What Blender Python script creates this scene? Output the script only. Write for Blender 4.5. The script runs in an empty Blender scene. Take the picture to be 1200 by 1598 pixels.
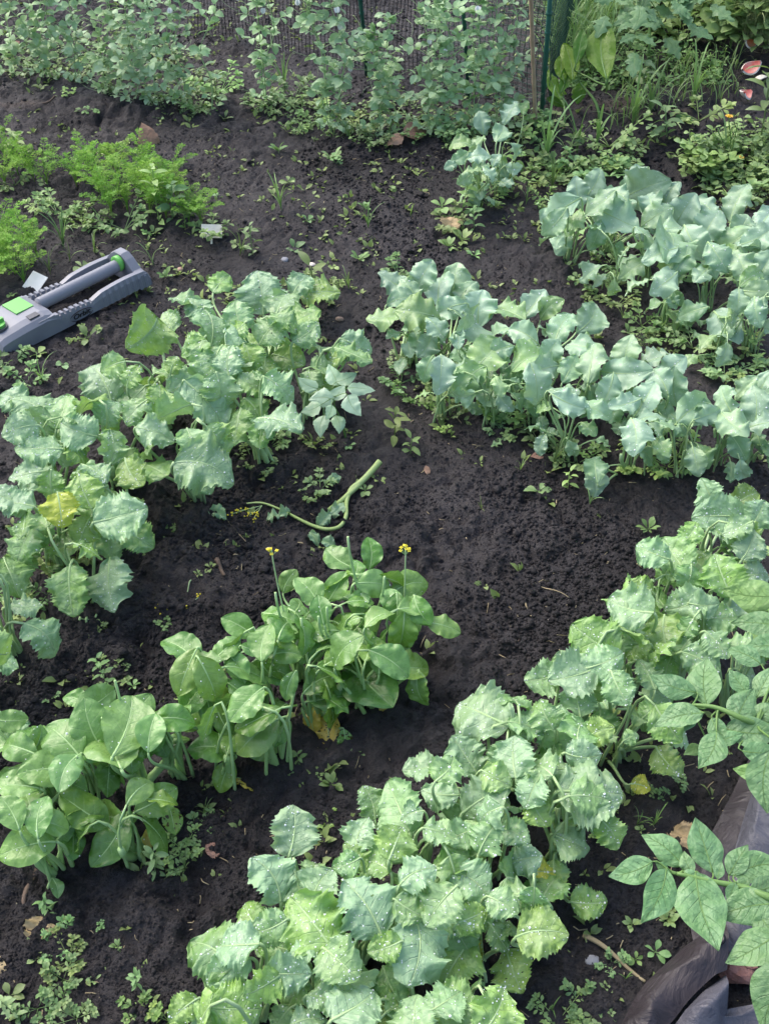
import bpy, math, random
import numpy as np
from mathutils import Vector, Matrix
R_ = math.radians
rng = np.random.default_rng(7)
random.seed(7)
scene = bpy.context.scene
COL = scene.collection

# ------------------------------------------------------------------ camera
CAM_H, PITCH, FOV = 1.65, R_(43), R_(50)
cam_d = bpy.data.cameras.new('camera')
cam = bpy.data.objects.new('camera', cam_d); COL.objects.link(cam)
cam.location = (0, 0, CAM_H); cam.rotation_euler = (math.pi/2-PITCH, 0, 0)
cam_d.sensor_fit = 'VERTICAL'; cam_d.angle_y = FOV; cam_d.clip_end = 500; cam_d.clip_start = .02
cam_d.sensor_height = 24; cam_d.lens = 12/math.tan(FOV/2)
scene.camera = cam
F = 799/math.tan(FOV/2)
RIGHT = np.array([1., 0, 0]); FWD = np.array([0, math.cos(PITCH), -math.sin(PITCH)]); UP = np.array([0, math.sin(PITCH), math.cos(PITCH)])
CAM = np.array([0, 0, CAM_H]); Z = np.array([0, 0, 1.])

# ------------------------------------------------------------------ world and light
SUN_EL, SUN_AZ = R_(52), R_(-50)
w = bpy.data.worlds.new('World'); scene.world = w; w.use_nodes = True
nt = w.node_tree; sky = nt.nodes.new('ShaderNodeTexSky'); sky.sky_type = 'NISHITA'; sky.sun_disc = False
sky.sun_elevation = SUN_EL; sky.sun_rotation = SUN_AZ; sky.dust_density = 4; sky.air_density = 1.0; sky.ozone_density = 1.0
bg = nt.nodes['Background']; bg.inputs[1].default_value = 0.15; nt.links.new(sky.outputs[0], bg.inputs[0])
sd = bpy.data.lights.new('sun', 'SUN'); sd.energy = .95; sd.angle = R_(55); sd.color = (1, .97, .92)
sun = bpy.data.objects.new('sun', sd); COL.objects.link(sun); sun.location = (-2, 3, 6)
sdir = Vector((math.sin(SUN_AZ)*math.cos(SUN_EL), math.cos(SUN_AZ)*math.cos(SUN_EL), math.sin(SUN_EL)))
sun.rotation_euler = sdir.to_track_quat('Z', 'Y').to_euler()
vs = scene.view_settings; vs.view_transform = 'Standard'; vs.look = 'None'; vs.exposure = 1.12; vs.gamma = 1; vs.use_curve_mapping = False

# ------------------------------------------------------------------ helpers
def A(*v): return np.array(v, float)
def nrm(v): return v/(np.linalg.norm(v)+1e-9)
def P(px, py, h=0.):
    d = FWD+(px-600)/F*RIGHT+(799-py)/F*UP
    return CAM+d*((h-CAM_H)/d[2])
def mpp(p): return float(np.dot(p-CAM, FWD))/F           # metres per photo pixel at p

def vnoise(x, y, seed=0):
    x = np.asarray(x, float); y = np.asarray(y, float)
    xi = np.floor(x).astype(np.int64); yi = np.floor(y).astype(np.int64); xf = x-xi; yf = y-yi
    def h(a, b):
        n = (a*374761393+b*668265263+seed*982451653) & 0xffffffff
        n = ((n ^ (n >> 13))*1274126177) & 0xffffffff
        return ((n ^ (n >> 16)) & 0xffff)/65535.
    u = xf*xf*(3-2*xf); v = yf*yf*(3-2*yf)
    return (h(xi, yi)*(1-u)+h(xi+1, yi)*u)*(1-v)+(h(xi, yi+1)*(1-u)+h(xi+1, yi+1)*u)*v

def cells(x, y, seed=0):                                   # rounded lump height (distance to the nearest jittered point)
    x = np.asarray(x, float); y = np.asarray(y, float)
    xi = np.floor(x).astype(np.int64); yi = np.floor(y).astype(np.int64); best = np.full(x.shape, 9.)
    for dx in (-1, 0, 1):
        for dy in (-1, 0, 1):
            a = xi+dx; b = yi+dy
            n = (a*374761393+b*668265263+seed*982451653) & 0xffffffff
            n = ((n ^ (n >> 13))*1274126177) & 0xffffffff
            jx = a+(n & 0xff)/255.; jy = b+((n >> 8) & 0xff)/255.
            best = np.minimum(best, (x-jx)**2+(y-jy)**2)
    return np.clip(1-best*1.3, 0, 1)

class MB:
    def __init__(s): s.v = []; s.f = []; s.m = []; s.uv = []; s.n = 0
    def add(s, V, Fc, m=0, UV=None):
        V = np.asarray(V, float).reshape(-1, 3)
        if UV is None: UV = np.zeros((len(V), 2))
        s.v.append(V); s.uv.append(np.asarray(UV, float))
        for f in Fc: s.f.append([i+s.n for i in f])
        s.m += [m]*len(Fc); s.n += len(V)
    def build(s, name, mats, parent=None, smooth=True, color=None, origin=None):
        me = bpy.data.meshes.new(name)
        V = np.concatenate(s.v) if s.v else np.zeros((0, 3)); UV = np.concatenate(s.uv)
        if origin is not None: V = V-np.asarray(origin)
        nf = len(s.f); ls = np.array([len(f) for f in s.f]); li = np.array([i for f in s.f for i in f], dtype=np.int32)
        me.vertices.add(len(V)); me.vertices.foreach_set('co', V.ravel())
        me.loops.add(len(li)); me.loops.foreach_set('vertex_index', li)
        me.polygons.add(nf); me.polygons.foreach_set('loop_start', np.concatenate([[0], np.cumsum(ls)[:-1]]).astype(np.int32))
        me.polygons.foreach_set('loop_total', ls.astype(np.int32))
        me.polygons.foreach_set('material_index', np.array(s.m, dtype=np.int32))
        me.polygons.foreach_set('use_smooth', np.full(nf, smooth))
        uvl = me.uv_layers.new(name='UVMap'); uvl.data.foreach_set('uv', UV[li].ravel())
        for m in (mats if isinstance(mats, (list, tuple)) else [mats]): me.materials.append(m)
        me.update(calc_edges=True); me.validate()
        o = bpy.data.objects.new(name, me); COL.objects.link(o)
        if parent: o.parent = parent
        if origin is not None and parent is None: o.location = origin
        o.color = color or (0, 0, 0, 1)
        return o
    def grid(s, Pt, m=0, UV=None):                          # Pt (nu,nv,3)
        nu, nv = Pt.shape[:2]
        fc = [(i*nv+j, i*nv+j+1, (i+1)*nv+j+1, (i+1)*nv+j) for i in range(nu-1) for j in range(nv-1)]
        s.add(Pt.reshape(-1, 3), fc, m, None if UV is None else UV.reshape(-1, 2))
    def tube(s, pts, rad, m=0, k=6, cap=True):
        pts = np.asarray(pts, float); n = len(pts)
        rad = np.full(n, rad) if np.isscalar(rad) else np.asarray(rad)
        T = np.gradient(pts, axis=0); ref = A(.31, .22, .92)
        V = []
        for i in range(n):
            t = nrm(T[i]); a = np.cross(t, ref)
            if np.linalg.norm(a) < .1: a = np.cross(t, A(1, 0, 0))
            a = nrm(a); b = np.cross(t, a)
            for j in range(k):
                th = 2*math.pi*j/k; V.append(pts[i]+rad[i]*(a*math.cos(th)+b*math.sin(th)))
        fc = [(i*k+j, i*k+(j+1) % k, (i+1)*k+(j+1) % k, (i+1)*k+j) for i in range(n-1) for j in range(k)]
        if cap: fc += [tuple(range(k))[::-1], tuple(range((n-1)*k, n*k))]
        uv = np.stack([np.repeat(np.linspace(0, 1, n), k), np.tile(np.linspace(0, 1, k), n)], -1)
        s.add(V, fc, m, uv)
    def box(s, c, size, m=0, M=None, bev=0.):
        c = np.asarray(c, float); hx, hy, hz = np.asarray(size, float)/2
        V = A(*[(x, y, z) for x in (-hx, hx) for y in (-hy, hy) for z in (-hz, hz)]).reshape(-1, 3)+c
        if M is not None: V = V@M.T
        s.add(V, [(0, 1, 3, 2), (4, 6, 7, 5), (0, 4, 5, 1), (2, 3, 7, 6), (0, 2, 6, 4), (1, 5, 7, 3)], m)
    def blob(s, c, r, seed=0, m=0, sub=6, rough=.25, sq=(1, 1, 1)):
        nu, nv = sub, sub*2
        th = np.linspace(0, math.pi, nu+1); ph = np.linspace(0, 2*math.pi, nv+1)[:-1]
        TH, PH = np.meshgrid(th, ph, indexing='ij')
        D = np.stack([np.sin(TH)*np.cos(PH), np.sin(TH)*np.sin(PH), np.cos(TH)], -1)
        q = 1+rough*(vnoise(D[..., 0]*1.7+seed*3.1+D[..., 2]*2, D[..., 1]*1.7+seed*1.7, seed)-.5)*2
        V = (D*q[..., None]*r*A(*sq)+c).reshape(-1, 3)
        fc = [(i*nv+j, (i+1)*nv+j, (i+1)*nv+(j+1) % nv, i*nv+(j+1) % nv) for i in range(nu) for j in range(nv)]
        s.add(V, fc, m)

def bez(p0, p1, p2, p3, n=8):
    t = np.linspace(0, 1, n)[:, None]
    return p0*(1-t)**3+3*p1*t*(1-t)**2+3*p2*t*t*(1-t)+p3*t**3
def spline(pts, n=24):
    pts = np.asarray(pts, float); k = len(pts)-1; out = []
    for q in np.linspace(0, k, n):
        i = min(int(q), k-1); t = q-i
        p0 = pts[max(i-1, 0)]; p1 = pts[i]; p2 = pts[i+1]; p3 = pts[min(i+2, k)]
        out.append(.5*((2*p1)+(-p0+p2)*t+(2*p0-5*p1+4*p2-p3)*t*t+(-p0+3*p1-3*p2+p3)*t**3))
    return np.array(out)

def tag(o, label=None, cat=None, group=None, kind=None):
    if label: o['label'] = label
    if cat: o['category'] = cat
    if group: o['group'] = group
    if kind: o['kind'] = kind
    return o
def thing(name, loc, label, cat, group=None, rz=0):
    o = bpy.data.objects.new(name, None); COL.objects.link(o); o.location = loc; o.rotation_euler.z = rz
    o.empty_display_size = .02
    return tag(o, label, cat, group)
def copy_tree(o, parent=None):
    c = o.copy(); COL.objects.link(c); c.parent = parent
    for ch in list(o.children): copy_tree(ch, c)
    return c

# ------------------------------------------------------------------ materials
class N:
    def __init__(s, name):
        s.mat = bpy.data.materials.new(name); s.mat.use_nodes = True; s.t = s.mat.node_tree; s.p = s.t.nodes['Principled BSDF']; s.out = s.t.nodes['Material Output']
    def n(s, typ, **kw):
        o = s.t.nodes.new('ShaderNode'+typ)
        for k, v in kw.items(): setattr(o, k, v)
        return o
    def l(s, a, b): s.t.links.new(a, b)
    def m(s, op, a, b=0., clamp=False):
        o = s.n('Math', operation=op, use_clamp=clamp)
        for i, q in enumerate((a, b)):
            if isinstance(q, (int, float)): o.inputs[i].default_value = q
            else: s.l(q, o.inputs[i])
        return o.outputs[0]
    def mix(s, f, a, b, blend='MIX'):
        o = s.n('Mix', data_type='RGBA', blend_type=blend)
        for i, q in ((0, f), (6, a), (7, b)):
            if isinstance(q, (int, float)): o.inputs[i].default_value = q
            elif isinstance(q, tuple): o.inputs[i].default_value = (*q[:3], 1)
            else: s.l(q, o.inputs[i])
        return o.outputs[2]
    def noise(s, scale, det=3, rough=.55, co=None, dist=0):
        o = s.n('TexNoise'); o.inputs['Scale'].default_value = scale; o.inputs['Detail'].default_value = det; o.inputs['Roughness'].default_value = rough; o.inputs['Distortion'].default_value = dist
        s.l(co if co is not None else s.obj(), o.inputs['Vector']); return o.outputs[0]
    def obj(s):
        if not hasattr(s, '_o'): s._o = s.n('TexCoord')
        return s._o.outputs['Object']
    def uv(s): s.obj(); return s._o.outputs['UV']
    def ramp(s, f, lo, hi):
        o = s.n('MapRange'); s.l(f, o.inputs[0]); o.inputs[1].default_value = lo; o.inputs[2].default_value = hi; return o.outputs[0]
    def bump(s, h, strength=.5, dist=.002, prev=None):
        o = s.n('Bump'); o.inputs['Strength'].default_value = strength; o.inputs['Distance'].default_value = dist; s.l(h, o.inputs['Height'])
        if prev is not None: s.l(prev, o.inputs['Normal'])
        return o.outputs[0]

def leafmat(name, c1, c2, vein=(.35, .5, .25), K=7, S=.9, vs_=.55, rough=.45, trans=.3, bump=.5, blue=(.30, .42, .33), cold=(.40, .60, .07), midw=.05, var=.22, spec=.4, wr=60, coat=0.):
    g = N(name)
    sep = g.n('SeparateXYZ'); g.l(g.uv(), sep.inputs[0]); U = sep.outputs[0]; a = g.m('ABSOLUTE', g.m('MULTIPLY_ADD', sep.outputs[1], 2.)) if False else None
    v2 = g.m('SUBTRACT', g.m('MULTIPLY', sep.outputs[1], 2.), 1.); a = g.m('ABSOLUTE', v2)
    side = g.m('MULTIPLY', g.m('GREATER_THAN', v2, 0.), .37)
    wob = g.m('MULTIPLY', g.noise(30, 2), .35)
    f = g.m('FRACT', g.m('ADD', g.m('ADD', g.m('SUBTRACT', g.m('MULTIPLY', U, float(K)), g.m('MULTIPLY', a, float(S)*K*.28)), side), wob))
    d = g.m('MINIMUM', f, g.m('SUBTRACT', 1., f))
    ln = g.m('MULTIPLY', g.m('SUBTRACT', 1., g.m('DIVIDE', d, .075), True), g.m('SUBTRACT', 1.05, a, True))
    mid = g.m('SUBTRACT', 1., g.m('DIVIDE', a, midw*1.6), True)
    vein_m = g.m('MAXIMUM', g.m('MULTIPLY', mid, 1.), g.m('MULTIPLY', ln, .6))
    oi = g.n('ObjectInfo'); sc = g.n('SeparateColor'); g.l(oi.outputs['Color'], sc.inputs[0])
    n1 = g.ramp(g.noise(14, 3), .3, .7)
    n2 = g.ramp(g.noise(45, 3), .35, .7)
    base = g.mix(n1, c1, c2)
    base = g.mix(g.m('MULTIPLY', n2, .55), base, blue)
    base = g.mix(sc.outputs[1], base, blue)
    base = g.mix(g.m('MULTIPLY', sc.outputs[0], g.m('ADD', .55, g.m('MULTIPLY', n1, .45)), True), base, cold)
    base = g.mix(g.m('SUBTRACT', sc.outputs[0], 1.0, True), base, (.72, .55, .10))
    hs = g.n('HueSaturation'); g.l(base, hs.inputs['Color'])
    g.l(g.m('ADD', .5-.03*var*2, g.m('MULTIPLY', oi.outputs['Random'], .03*var*3)), hs.inputs['Hue'])
    g.l(g.m('ADD', 1-var*.6, g.m('MULTIPLY', g.m('FRACT', g.m('MULTIPLY', oi.outputs['Random'], 17.3)), var)), hs.inputs['Value'])
    base = hs.outputs[0]
    sp = g.m('MULTIPLY', g.m('GREATER_THAN', g.noise(160, 2, .4), .6), sc.outputs[2])
    base = g.mix(sp, base, (.05, .035, .01))
    col = g.mix(g.m('MULTIPLY', vein_m, vs_), base, vein)
    g.l(col, g.p.inputs['Base Color'])
    g.p.inputs['Coat Weight'].default_value = coat; g.p.inputs['Coat Roughness'].default_value = .22
    rr = g.m('ADD', rough-.12, g.m('MULTIPLY', g.ramp(g.noise(wr, 2), .35, .65), .25))
    g.l(rr, g.p.inputs['Roughness']); g.p.inputs['Specular IOR Level'].default_value = spec
    b = g.bump(g.m('SUBTRACT', g.noise(90, 3), g.m('MULTIPLY', vein_m, .5)), bump, .004)
    b = g.bump(g.noise(330, 2), bump*.5, .0015, b); b = g.bump(g.noise(42, 2), bump*.6, .012, b)
    g.l(b, g.p.inputs['Normal'])
    tr = g.n('BsdfTranslucent'); g.l(g.mix(.3, col, (.30, .55, .05)), tr.inputs[0])
    mx = g.n('MixShader'); mx.inputs[0].default_value = trans; g.l(g.p.outputs[0], mx.inputs[1]); g.l(tr.outputs[0], mx.inputs[2]); g.l(mx.outputs[0], g.out.inputs[0])
    return g.mat

def simple(name, c, c2=None, rough=.6, scale=30, bump=.2, spec=.4, bd=.002, metal=0):
    g = N(name); n = g.ramp(g.noise(scale, 4), .3, .7)
    g.l(g.mix(n, c, c2 or tuple(x*.7 for x in c)), g.p.inputs['Base Color'])
    g.p.inputs['Roughness'].default_value = rough; g.p.inputs['Specular IOR Level'].default_value = spec; g.p.inputs['Metallic'].default_value = metal
    g.l(g.bump(g.noise(scale*4, 4), bump, bd), g.p.inputs['Normal'])
    return g.mat

def soilmat(name):
    g = N(name)
    big = g.ramp(g.noise(1.6, 4), .35, .68); mid = g.ramp(g.noise(16, 5, .65), .3, .72); fine = g.noise(180, 5, .7)
    c = g.mix(mid, (.015, .0138, .0152), (.052, .048, .0515)); c = g.mix(g.m('MULTIPLY', big, .5), c, (.11, .101, .106))
    v = g.n('TexVoronoi'); v.inputs['Scale'].default_value = 120; g.l(g.obj(), v.inputs['Vector'])
    grit = g.m('MULTIPLY', g.m('LESS_THAN', v.outputs['Distance'], .16), g.m('GREATER_THAN', g.noise(35, 2), .56))
    c = g.mix(g.m('MULTIPLY', grit, .5), c, (.14, .12, .09))
    att = g.n('Attribute', attribute_name='light_soil'); c = g.mix(att.outputs['Fac'], c, (.20, .15, .12))
    g.l(c, g.p.inputs['Base Color'])
    g.p.inputs['Specular IOR Level'].default_value = .3
    g.l(g.ramp(g.noise(9, 3), -.6, 1.0), g.p.inputs['Roughness'])
    b = g.bump(g.noise(55, 6, .75), 1., .016); b = g.bump(fine, 1., .006, b)
    g.l(b, g.p.inputs['Normal'])
    return g.mat

M = {}
M['soil'] = soilmat('soil')
M['kale'] = leafmat('kale_leaf', (.155, .34, .085), (.28, .50, .14), vein=(.56, .74, .46), blue=(.41, .61, .385), rough=.42, bump=.8, trans=.28, coat=.35, K=6, vs_=.5, midw=.035)
M['collard'] = leafmat('collard_leaf', (.18, .35, .15), (.28, .47, .22), vein=(.46, .6, .42), blue=(.42, .60, .45), rough=.42, bump=.35, trans=.25, coat=.3, K=5, vs_=.42, midw=.035)
M['choy'] = leafmat('bok_choy_leaf', (.07, .205, .025), (.135, .32, .045), vein=(.40, .58, .30), blue=(.26, .47, .17), rough=.32, bump=.45, trans=.25, coat=.25, K=5, vs_=.38, midw=.04, spec=.5)
M['potato'] = leafmat('potato_leaf', (.075, .20, .055), (.12, .28, .08), vein=(.28, .46, .16), blue=(.22, .39, .22), rough=.40, bump=.9, trans=.22, K=7, vs_=.26, midw=.024)
M['pea'] = leafmat('pea_leaf', (.19, .36, .12), (.31, .51, .22), vein=(.38, .55, .32), blue=(.44, .60, .42), rough=.5, bump=.2, trans=.25, vs_=.25)
M['weed'] = leafmat('weed_leaf', (.11, .23, .05), (.21, .38, .10), vein=(.3, .46, .2), blue=(.30, .45, .25), rough=.5, bump=.2, trans=.25, vs_=.25, var=.6)
M['grass'] = leafmat('grass_blade', (.11, .23, .06), (.22, .38, .12), vein=(.2, .32, .14), blue=(.2, .32, .18), rough=.45, bump=.1, trans=.3, vs_=.2, var=.5)
M['carrot'] = leafmat('carrot_frond', (.20, .43, .05), (.32, .56, .09), vein=(.2, .4, .1), blue=(.2, .4, .1), rough=.55, bump=.1, trans=.35, vs_=0., var=.3)
M['dock'] = leafmat('dock_leaf', (.05, .17, .006), (.08, .24, .012), vein=(.2, .4, .08), blue=(.10, .25, .04), rough=.4, bump=.5, trans=.35, K=9, vs_=.25)
M['tomato'] = leafmat('tomato_leaf', (.10, .24, .07), (.16, .34, .11), vein=(.2, .35, .15), blue=(.17, .30, .18), rough=.5, bump=.5, trans=.25, vs_=.3)
M['rib'] = simple('leaf_stalk', (.30, .46, .19), (.42, .57, .30), .45, 20, .1)
M['ribpale'] = simple('pale_leaf_stalk', (.30, .50, .18), (.44, .62, .30), .4, 20, .1)
M['ribdark'] = simple('green_stem', (.10, .20, .05), (.16, .28, .08), .5, 20, .1)
g = N('water_droplet'); g.p.inputs['Base Color'].default_value = (.9, .95, .95, 1); g.p.inputs['Roughness'].default_value = .05; g.p.inputs['IOR'].default_value = 1.33
g.p.inputs['Transmission Weight'].default_value = .15; g.p.inputs['Specular IOR Level'].default_value = .9; M['drop'] = g.mat

# ------------------------------------------------------------------ ground
def axis(lo, hi, step, out, grow=1.12):
    a = list(np.arange(lo, hi, step)); s = step; x = a[-1]
    while x < out: s *= grow; x += s; a.append(x)
    s = step; x = lo; pre = []
    while x > -out: s *= grow; x -= s; pre.append(x)
    return np.array(pre[::-1]+a)
GX = axis(-1.9, 1.9, .0068, 60); 
ys = [.35]; 
while ys[-1] < 5.6: ys.append(ys[-1]+.0042+.0017*(ys[-1]-.3))
s_ = .014
while ys[-1] < 120: s_ *= 1.12; ys.append(ys[-1]+s_)
pre = []; y_ = .35; s_ = .006
while y_ > -30: s_ *= 1.14; y_ -= s_; pre.append(y_)
GY = np.array(pre[::-1]+ys)
LUMPS = []                                                  # smooth swells of the plot: (x, y, radius x, radius y, height)
def mound(px, py, rx, ry, h): p = P(px, py); LUMPS.append((p[0], p[1], rx, ry, h))
mound(960, 200, .45, .16, .07); mound(1180, 60, .5, .5, .22); mound(1130, 240, .5, .12, .05); mound(700, 230, .3, .15, .025)
mound(500, 330, .7, .1, .02); mound(150, 190, .6, .08, -.02); mound(560, 600, .3, .2, -.01)
def ground_h(X, Y):
    near = np.clip(1-np.abs(np.hypot(X, Y-2)-8)/8*(np.hypot(X, Y-2) > 8), 0, 1)
    h = (vnoise(X*1.3, Y*1.3, 1)-.5)*.05+(vnoise(X*4, Y*4, 2)-.5)*.022
    h += sum(a*np.exp(-((X-x)/rx)**2-((Y-y)/ry)**2) for x, y, rx, ry, a in LUMPS)
    return h*near
def ground_fine(X, Y):
    rough = np.clip((vnoise(X*2.1+5, Y*2.1, 8)*.6+vnoise(X*6, Y*6, 9)*.5-.32)*2.2, .12, 1)
    wx = X+(vnoise(X*20, Y*20, 10)-.5)*.05+(vnoise(X*60, Y*60, 14)-.5)*.016; wy = Y+(vnoise(X*20, Y*20, 11)-.5)*.05+(vnoise(X*60, Y*60, 15)-.5)*.016
    h = (cells(wx*13, wy*13, 3)-.35)*.034*rough*np.clip((vnoise(X*7, Y*7, 12)-.38)*5, 0, 1)
    h += (cells(wx*26, wy*26, 4)-.4)*.019*rough*np.clip((vnoise(X*15, Y*15, 16)-.3)*3, .1, 1)+(cells(wx*62, wy*62, 5)-.4)*.0075*(.3+.7*rough)
    h += (vnoise(X*130, Y*130, 6)-.5)*.005+(vnoise(X*48, Y*48, 7)-.5)*.012*(.4+.6*rough)
    return h
def gz(x, y): return float(ground_h(np.array([x]), np.array([y]))[0])
def G(px, py, dz=0.):                                      # photo pixel -> point on the ground
    h = 0.
    for _ in range(5): p = P(px, py, h); h = gz(p[0], p[1])
    p = P(px, py, h); p[2] += dz; return p
XX, YY = np.meshgrid(GX, GY, indexing='ij')
ZZ = ground_h(XX, YY)+ground_fine(XX, YY)*(np.hypot(XX, YY-2.5) < 6)
mb = MB()
V = np.stack([XX, YY, ZZ], -1).reshape(-1, 3); nv = len(GY)
I, J = np.meshgrid(np.arange(len(GX)-1), np.arange(nv-1), indexing='ij'); I = I.ravel(); J = J.ravel()
quads = np.stack([I*nv+J, (I+1)*nv+J, (I+1)*nv+J+1, I*nv+J+1], -1).astype(np.int32)
me = bpy.data.meshes.new('ground'); me.vertices.add(len(V)); me.vertices.foreach_set('co', V.ravel())
me.loops.add(quads.size); me.loops.foreach_set('vertex_index', quads.ravel()); me.polygons.add(len(quads))
me.polygons.foreach_set('loop_start', np.arange(0, quads.size, 4, dtype=np.int32)); me.polygons.foreach_set('loop_total', np.full(len(quads), 4, dtype=np.int32))
me.polygons.foreach_set('use_smooth', np.ones(len(quads), bool)); me.update(calc_edges=True)
at = me.attributes.new('light_soil', 'FLOAT', 'POINT')
ls = np.zeros(len(V))
for px, py, rx, ry, a in ((930, 190, .22, .07, 1.), (1080, 205, .26, .035, .9), (20, 145, .3, .06, .5), (50, 120, .25, .04, .4), (1150, 190, .2, .06, .4)):
    p = P(px, py, .04); ls = np.maximum(ls, a*np.exp(-((V[:, 0]-p[0])/rx)**2-((V[:, 1]-p[1])/ry)**2))
ls = np.clip((ls-.35+.35*(vnoise(V[:, 0]*14, V[:, 1]*14, 21)-.5))*1.3, 0, .8); at.data.foreach_set('value', ls)
me.materials.append(M['soil']); go = bpy.data.objects.new('ground', me); COL.objects.link(go); tag(go, kind='structure')

# loose crumbs of soil, beyond counting
N_CR = 190000
q3 = np.random.default_rng(3)
qx = q3.random(N_CR)*1340-70; qy = 1660*q3.random(N_CR)**.9-20
dx_ = (qx-600)/F; dy_ = (799-qy)/F
D_ = FWD[None]+dx_[:, None]*RIGHT+dy_[:, None]*UP; PP = CAM+D_*(-CAM_H/D_[:, 2])[:, None]
x, y = PP[:, 0], PP[:, 1]
keep = vnoise(x*3, y*3, 31)*.5+vnoise(x*9, y*9, 32)*.5 > .16+.30*q3.random(N_CR)
x, y = x[keep], y[keep]; n_ = len(x); smooth_ = np.clip((vnoise(x*2.3+9, y*2.3, 33)*.6+vnoise(x*6, y*6, 34)*.4-.38)*4, .55, 1)
r = .0012+.0052*q3.random(n_)**2.2+(.010*q3.random(n_)**1.5)*(q3.random(n_) < .03); r *= np.interp(y, [.6, 2, 5], [.75, .95, 1.4])*smooth_
z = ground_h(x, y)+ground_fine(x, y)+r*.45
base = A(0, 0, 1, .9, 0, .2, .2, .9, -.1, -.8, .5, .1, -.6, -.7, .2, .5, -.8, 0, 0, 0, -1).reshape(-1, 3)
D = base[None]*(.55+.8*q3.random((n_, 7, 1)))
a = q3.random(n_)*6.28; ca, sa = np.cos(a)[:, None], np.sin(a)[:, None]
V = np.stack([D[..., 0]*ca-D[..., 1]*sa, D[..., 0]*sa+D[..., 1]*ca, D[..., 2]*.75], -1)*r[:, None, None]+np.stack([x, y, z], -1)[:, None, :]
tri = np.array([t for i in range(5) for t in ((0, 1+i, 1+(i+1) % 5), (6, 1+(i+1) % 5, 1+i))])
Fa = (tri[None]+(np.arange(n_)*7)[:, None, None]).reshape(-1).astype(np.int32)
me = bpy.data.meshes.new('soil_crumbs'); me.vertices.add(n_*7); me.vertices.foreach_set('co', V.ravel()); me.loops.add(len(Fa)); me.loops.foreach_set('vertex_index', Fa)
me.polygons.add(len(Fa)//3); me.polygons.foreach_set('loop_start', np.arange(0, len(Fa), 3, dtype=np.int32)); me.polygons.foreach_set('loop_total', np.full(len(Fa)//3, 3, dtype=np.int32)); me.update(calc_edges=True)
me.materials.append(M['soil']); o = bpy.data.objects.new('soil_crumbs', me); COL.objects.link(o)
tag(o, 'loose dark crumbs and small clods of garden soil', 'soil', kind='stuff')

# ------------------------------------------------------------------ leaves
def profile(kind, u):
    if kind == 'kale': return np.clip(np.sin(math.pi*np.clip(u, 0, 1)**.80), 0, 1)**.56*(1-.10*(1-u))
    if kind == 'collard': return np.clip(np.sin(math.pi*np.clip(u*.985, 0, 1)**.95), 0, 1)**.72
    if kind == 'choy': return np.clip(np.sin(math.pi*np.clip(u, 0, 1)**1.0), 0, 1)**.6
    if kind == 'potato': return np.clip(np.sin(math.pi*np.clip(u, 0, 1)**.78), 0, 1)**.8*(1-.25*u**3)
    if kind == 'dock': return np.clip(np.sin(math.pi*np.clip(u, 0, 1)**1.15), 0, 1)**.6
    if kind == 'goosefoot': return np.clip(np.sin(math.pi*np.clip(u, 0, 1)**.62), 0, 1)**.85
    if kind == 'lobed': return np.clip(np.sin(math.pi*np.clip(u, 0, 1)**.8), 0, 1)**.8*(1+.28*np.sin(u*22))
    return np.clip(np.sin(math.pi*u), 0, 1)**.7
SPEC = {  # nu, nv, width/len, tooth count, tooth size, ruffle, bend, cup, stalk radius
    'kale': (92, 23, 1.0, 11, .125, .15, .8, .2, .0034),
    'collard': (38, 17, .68, 4, .10, .15, .9, .28, .0027),
    'choy': (26, 13, .66, 0, 0, .06, .8, .32, .0026),
    'potato': (22, 11, .62, 0, 0, .018, .4, .18, .0016),
    'dock': (26, 9, .36, 0, 0, .03, .25, .2, .003),
    'goosefoot': (20, 9, .72, 3, .12, .02, .3, .1, .0012),
    'lobed': (24, 9, .5, 6, .2, .03, .5, .1, .001),
}
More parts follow.
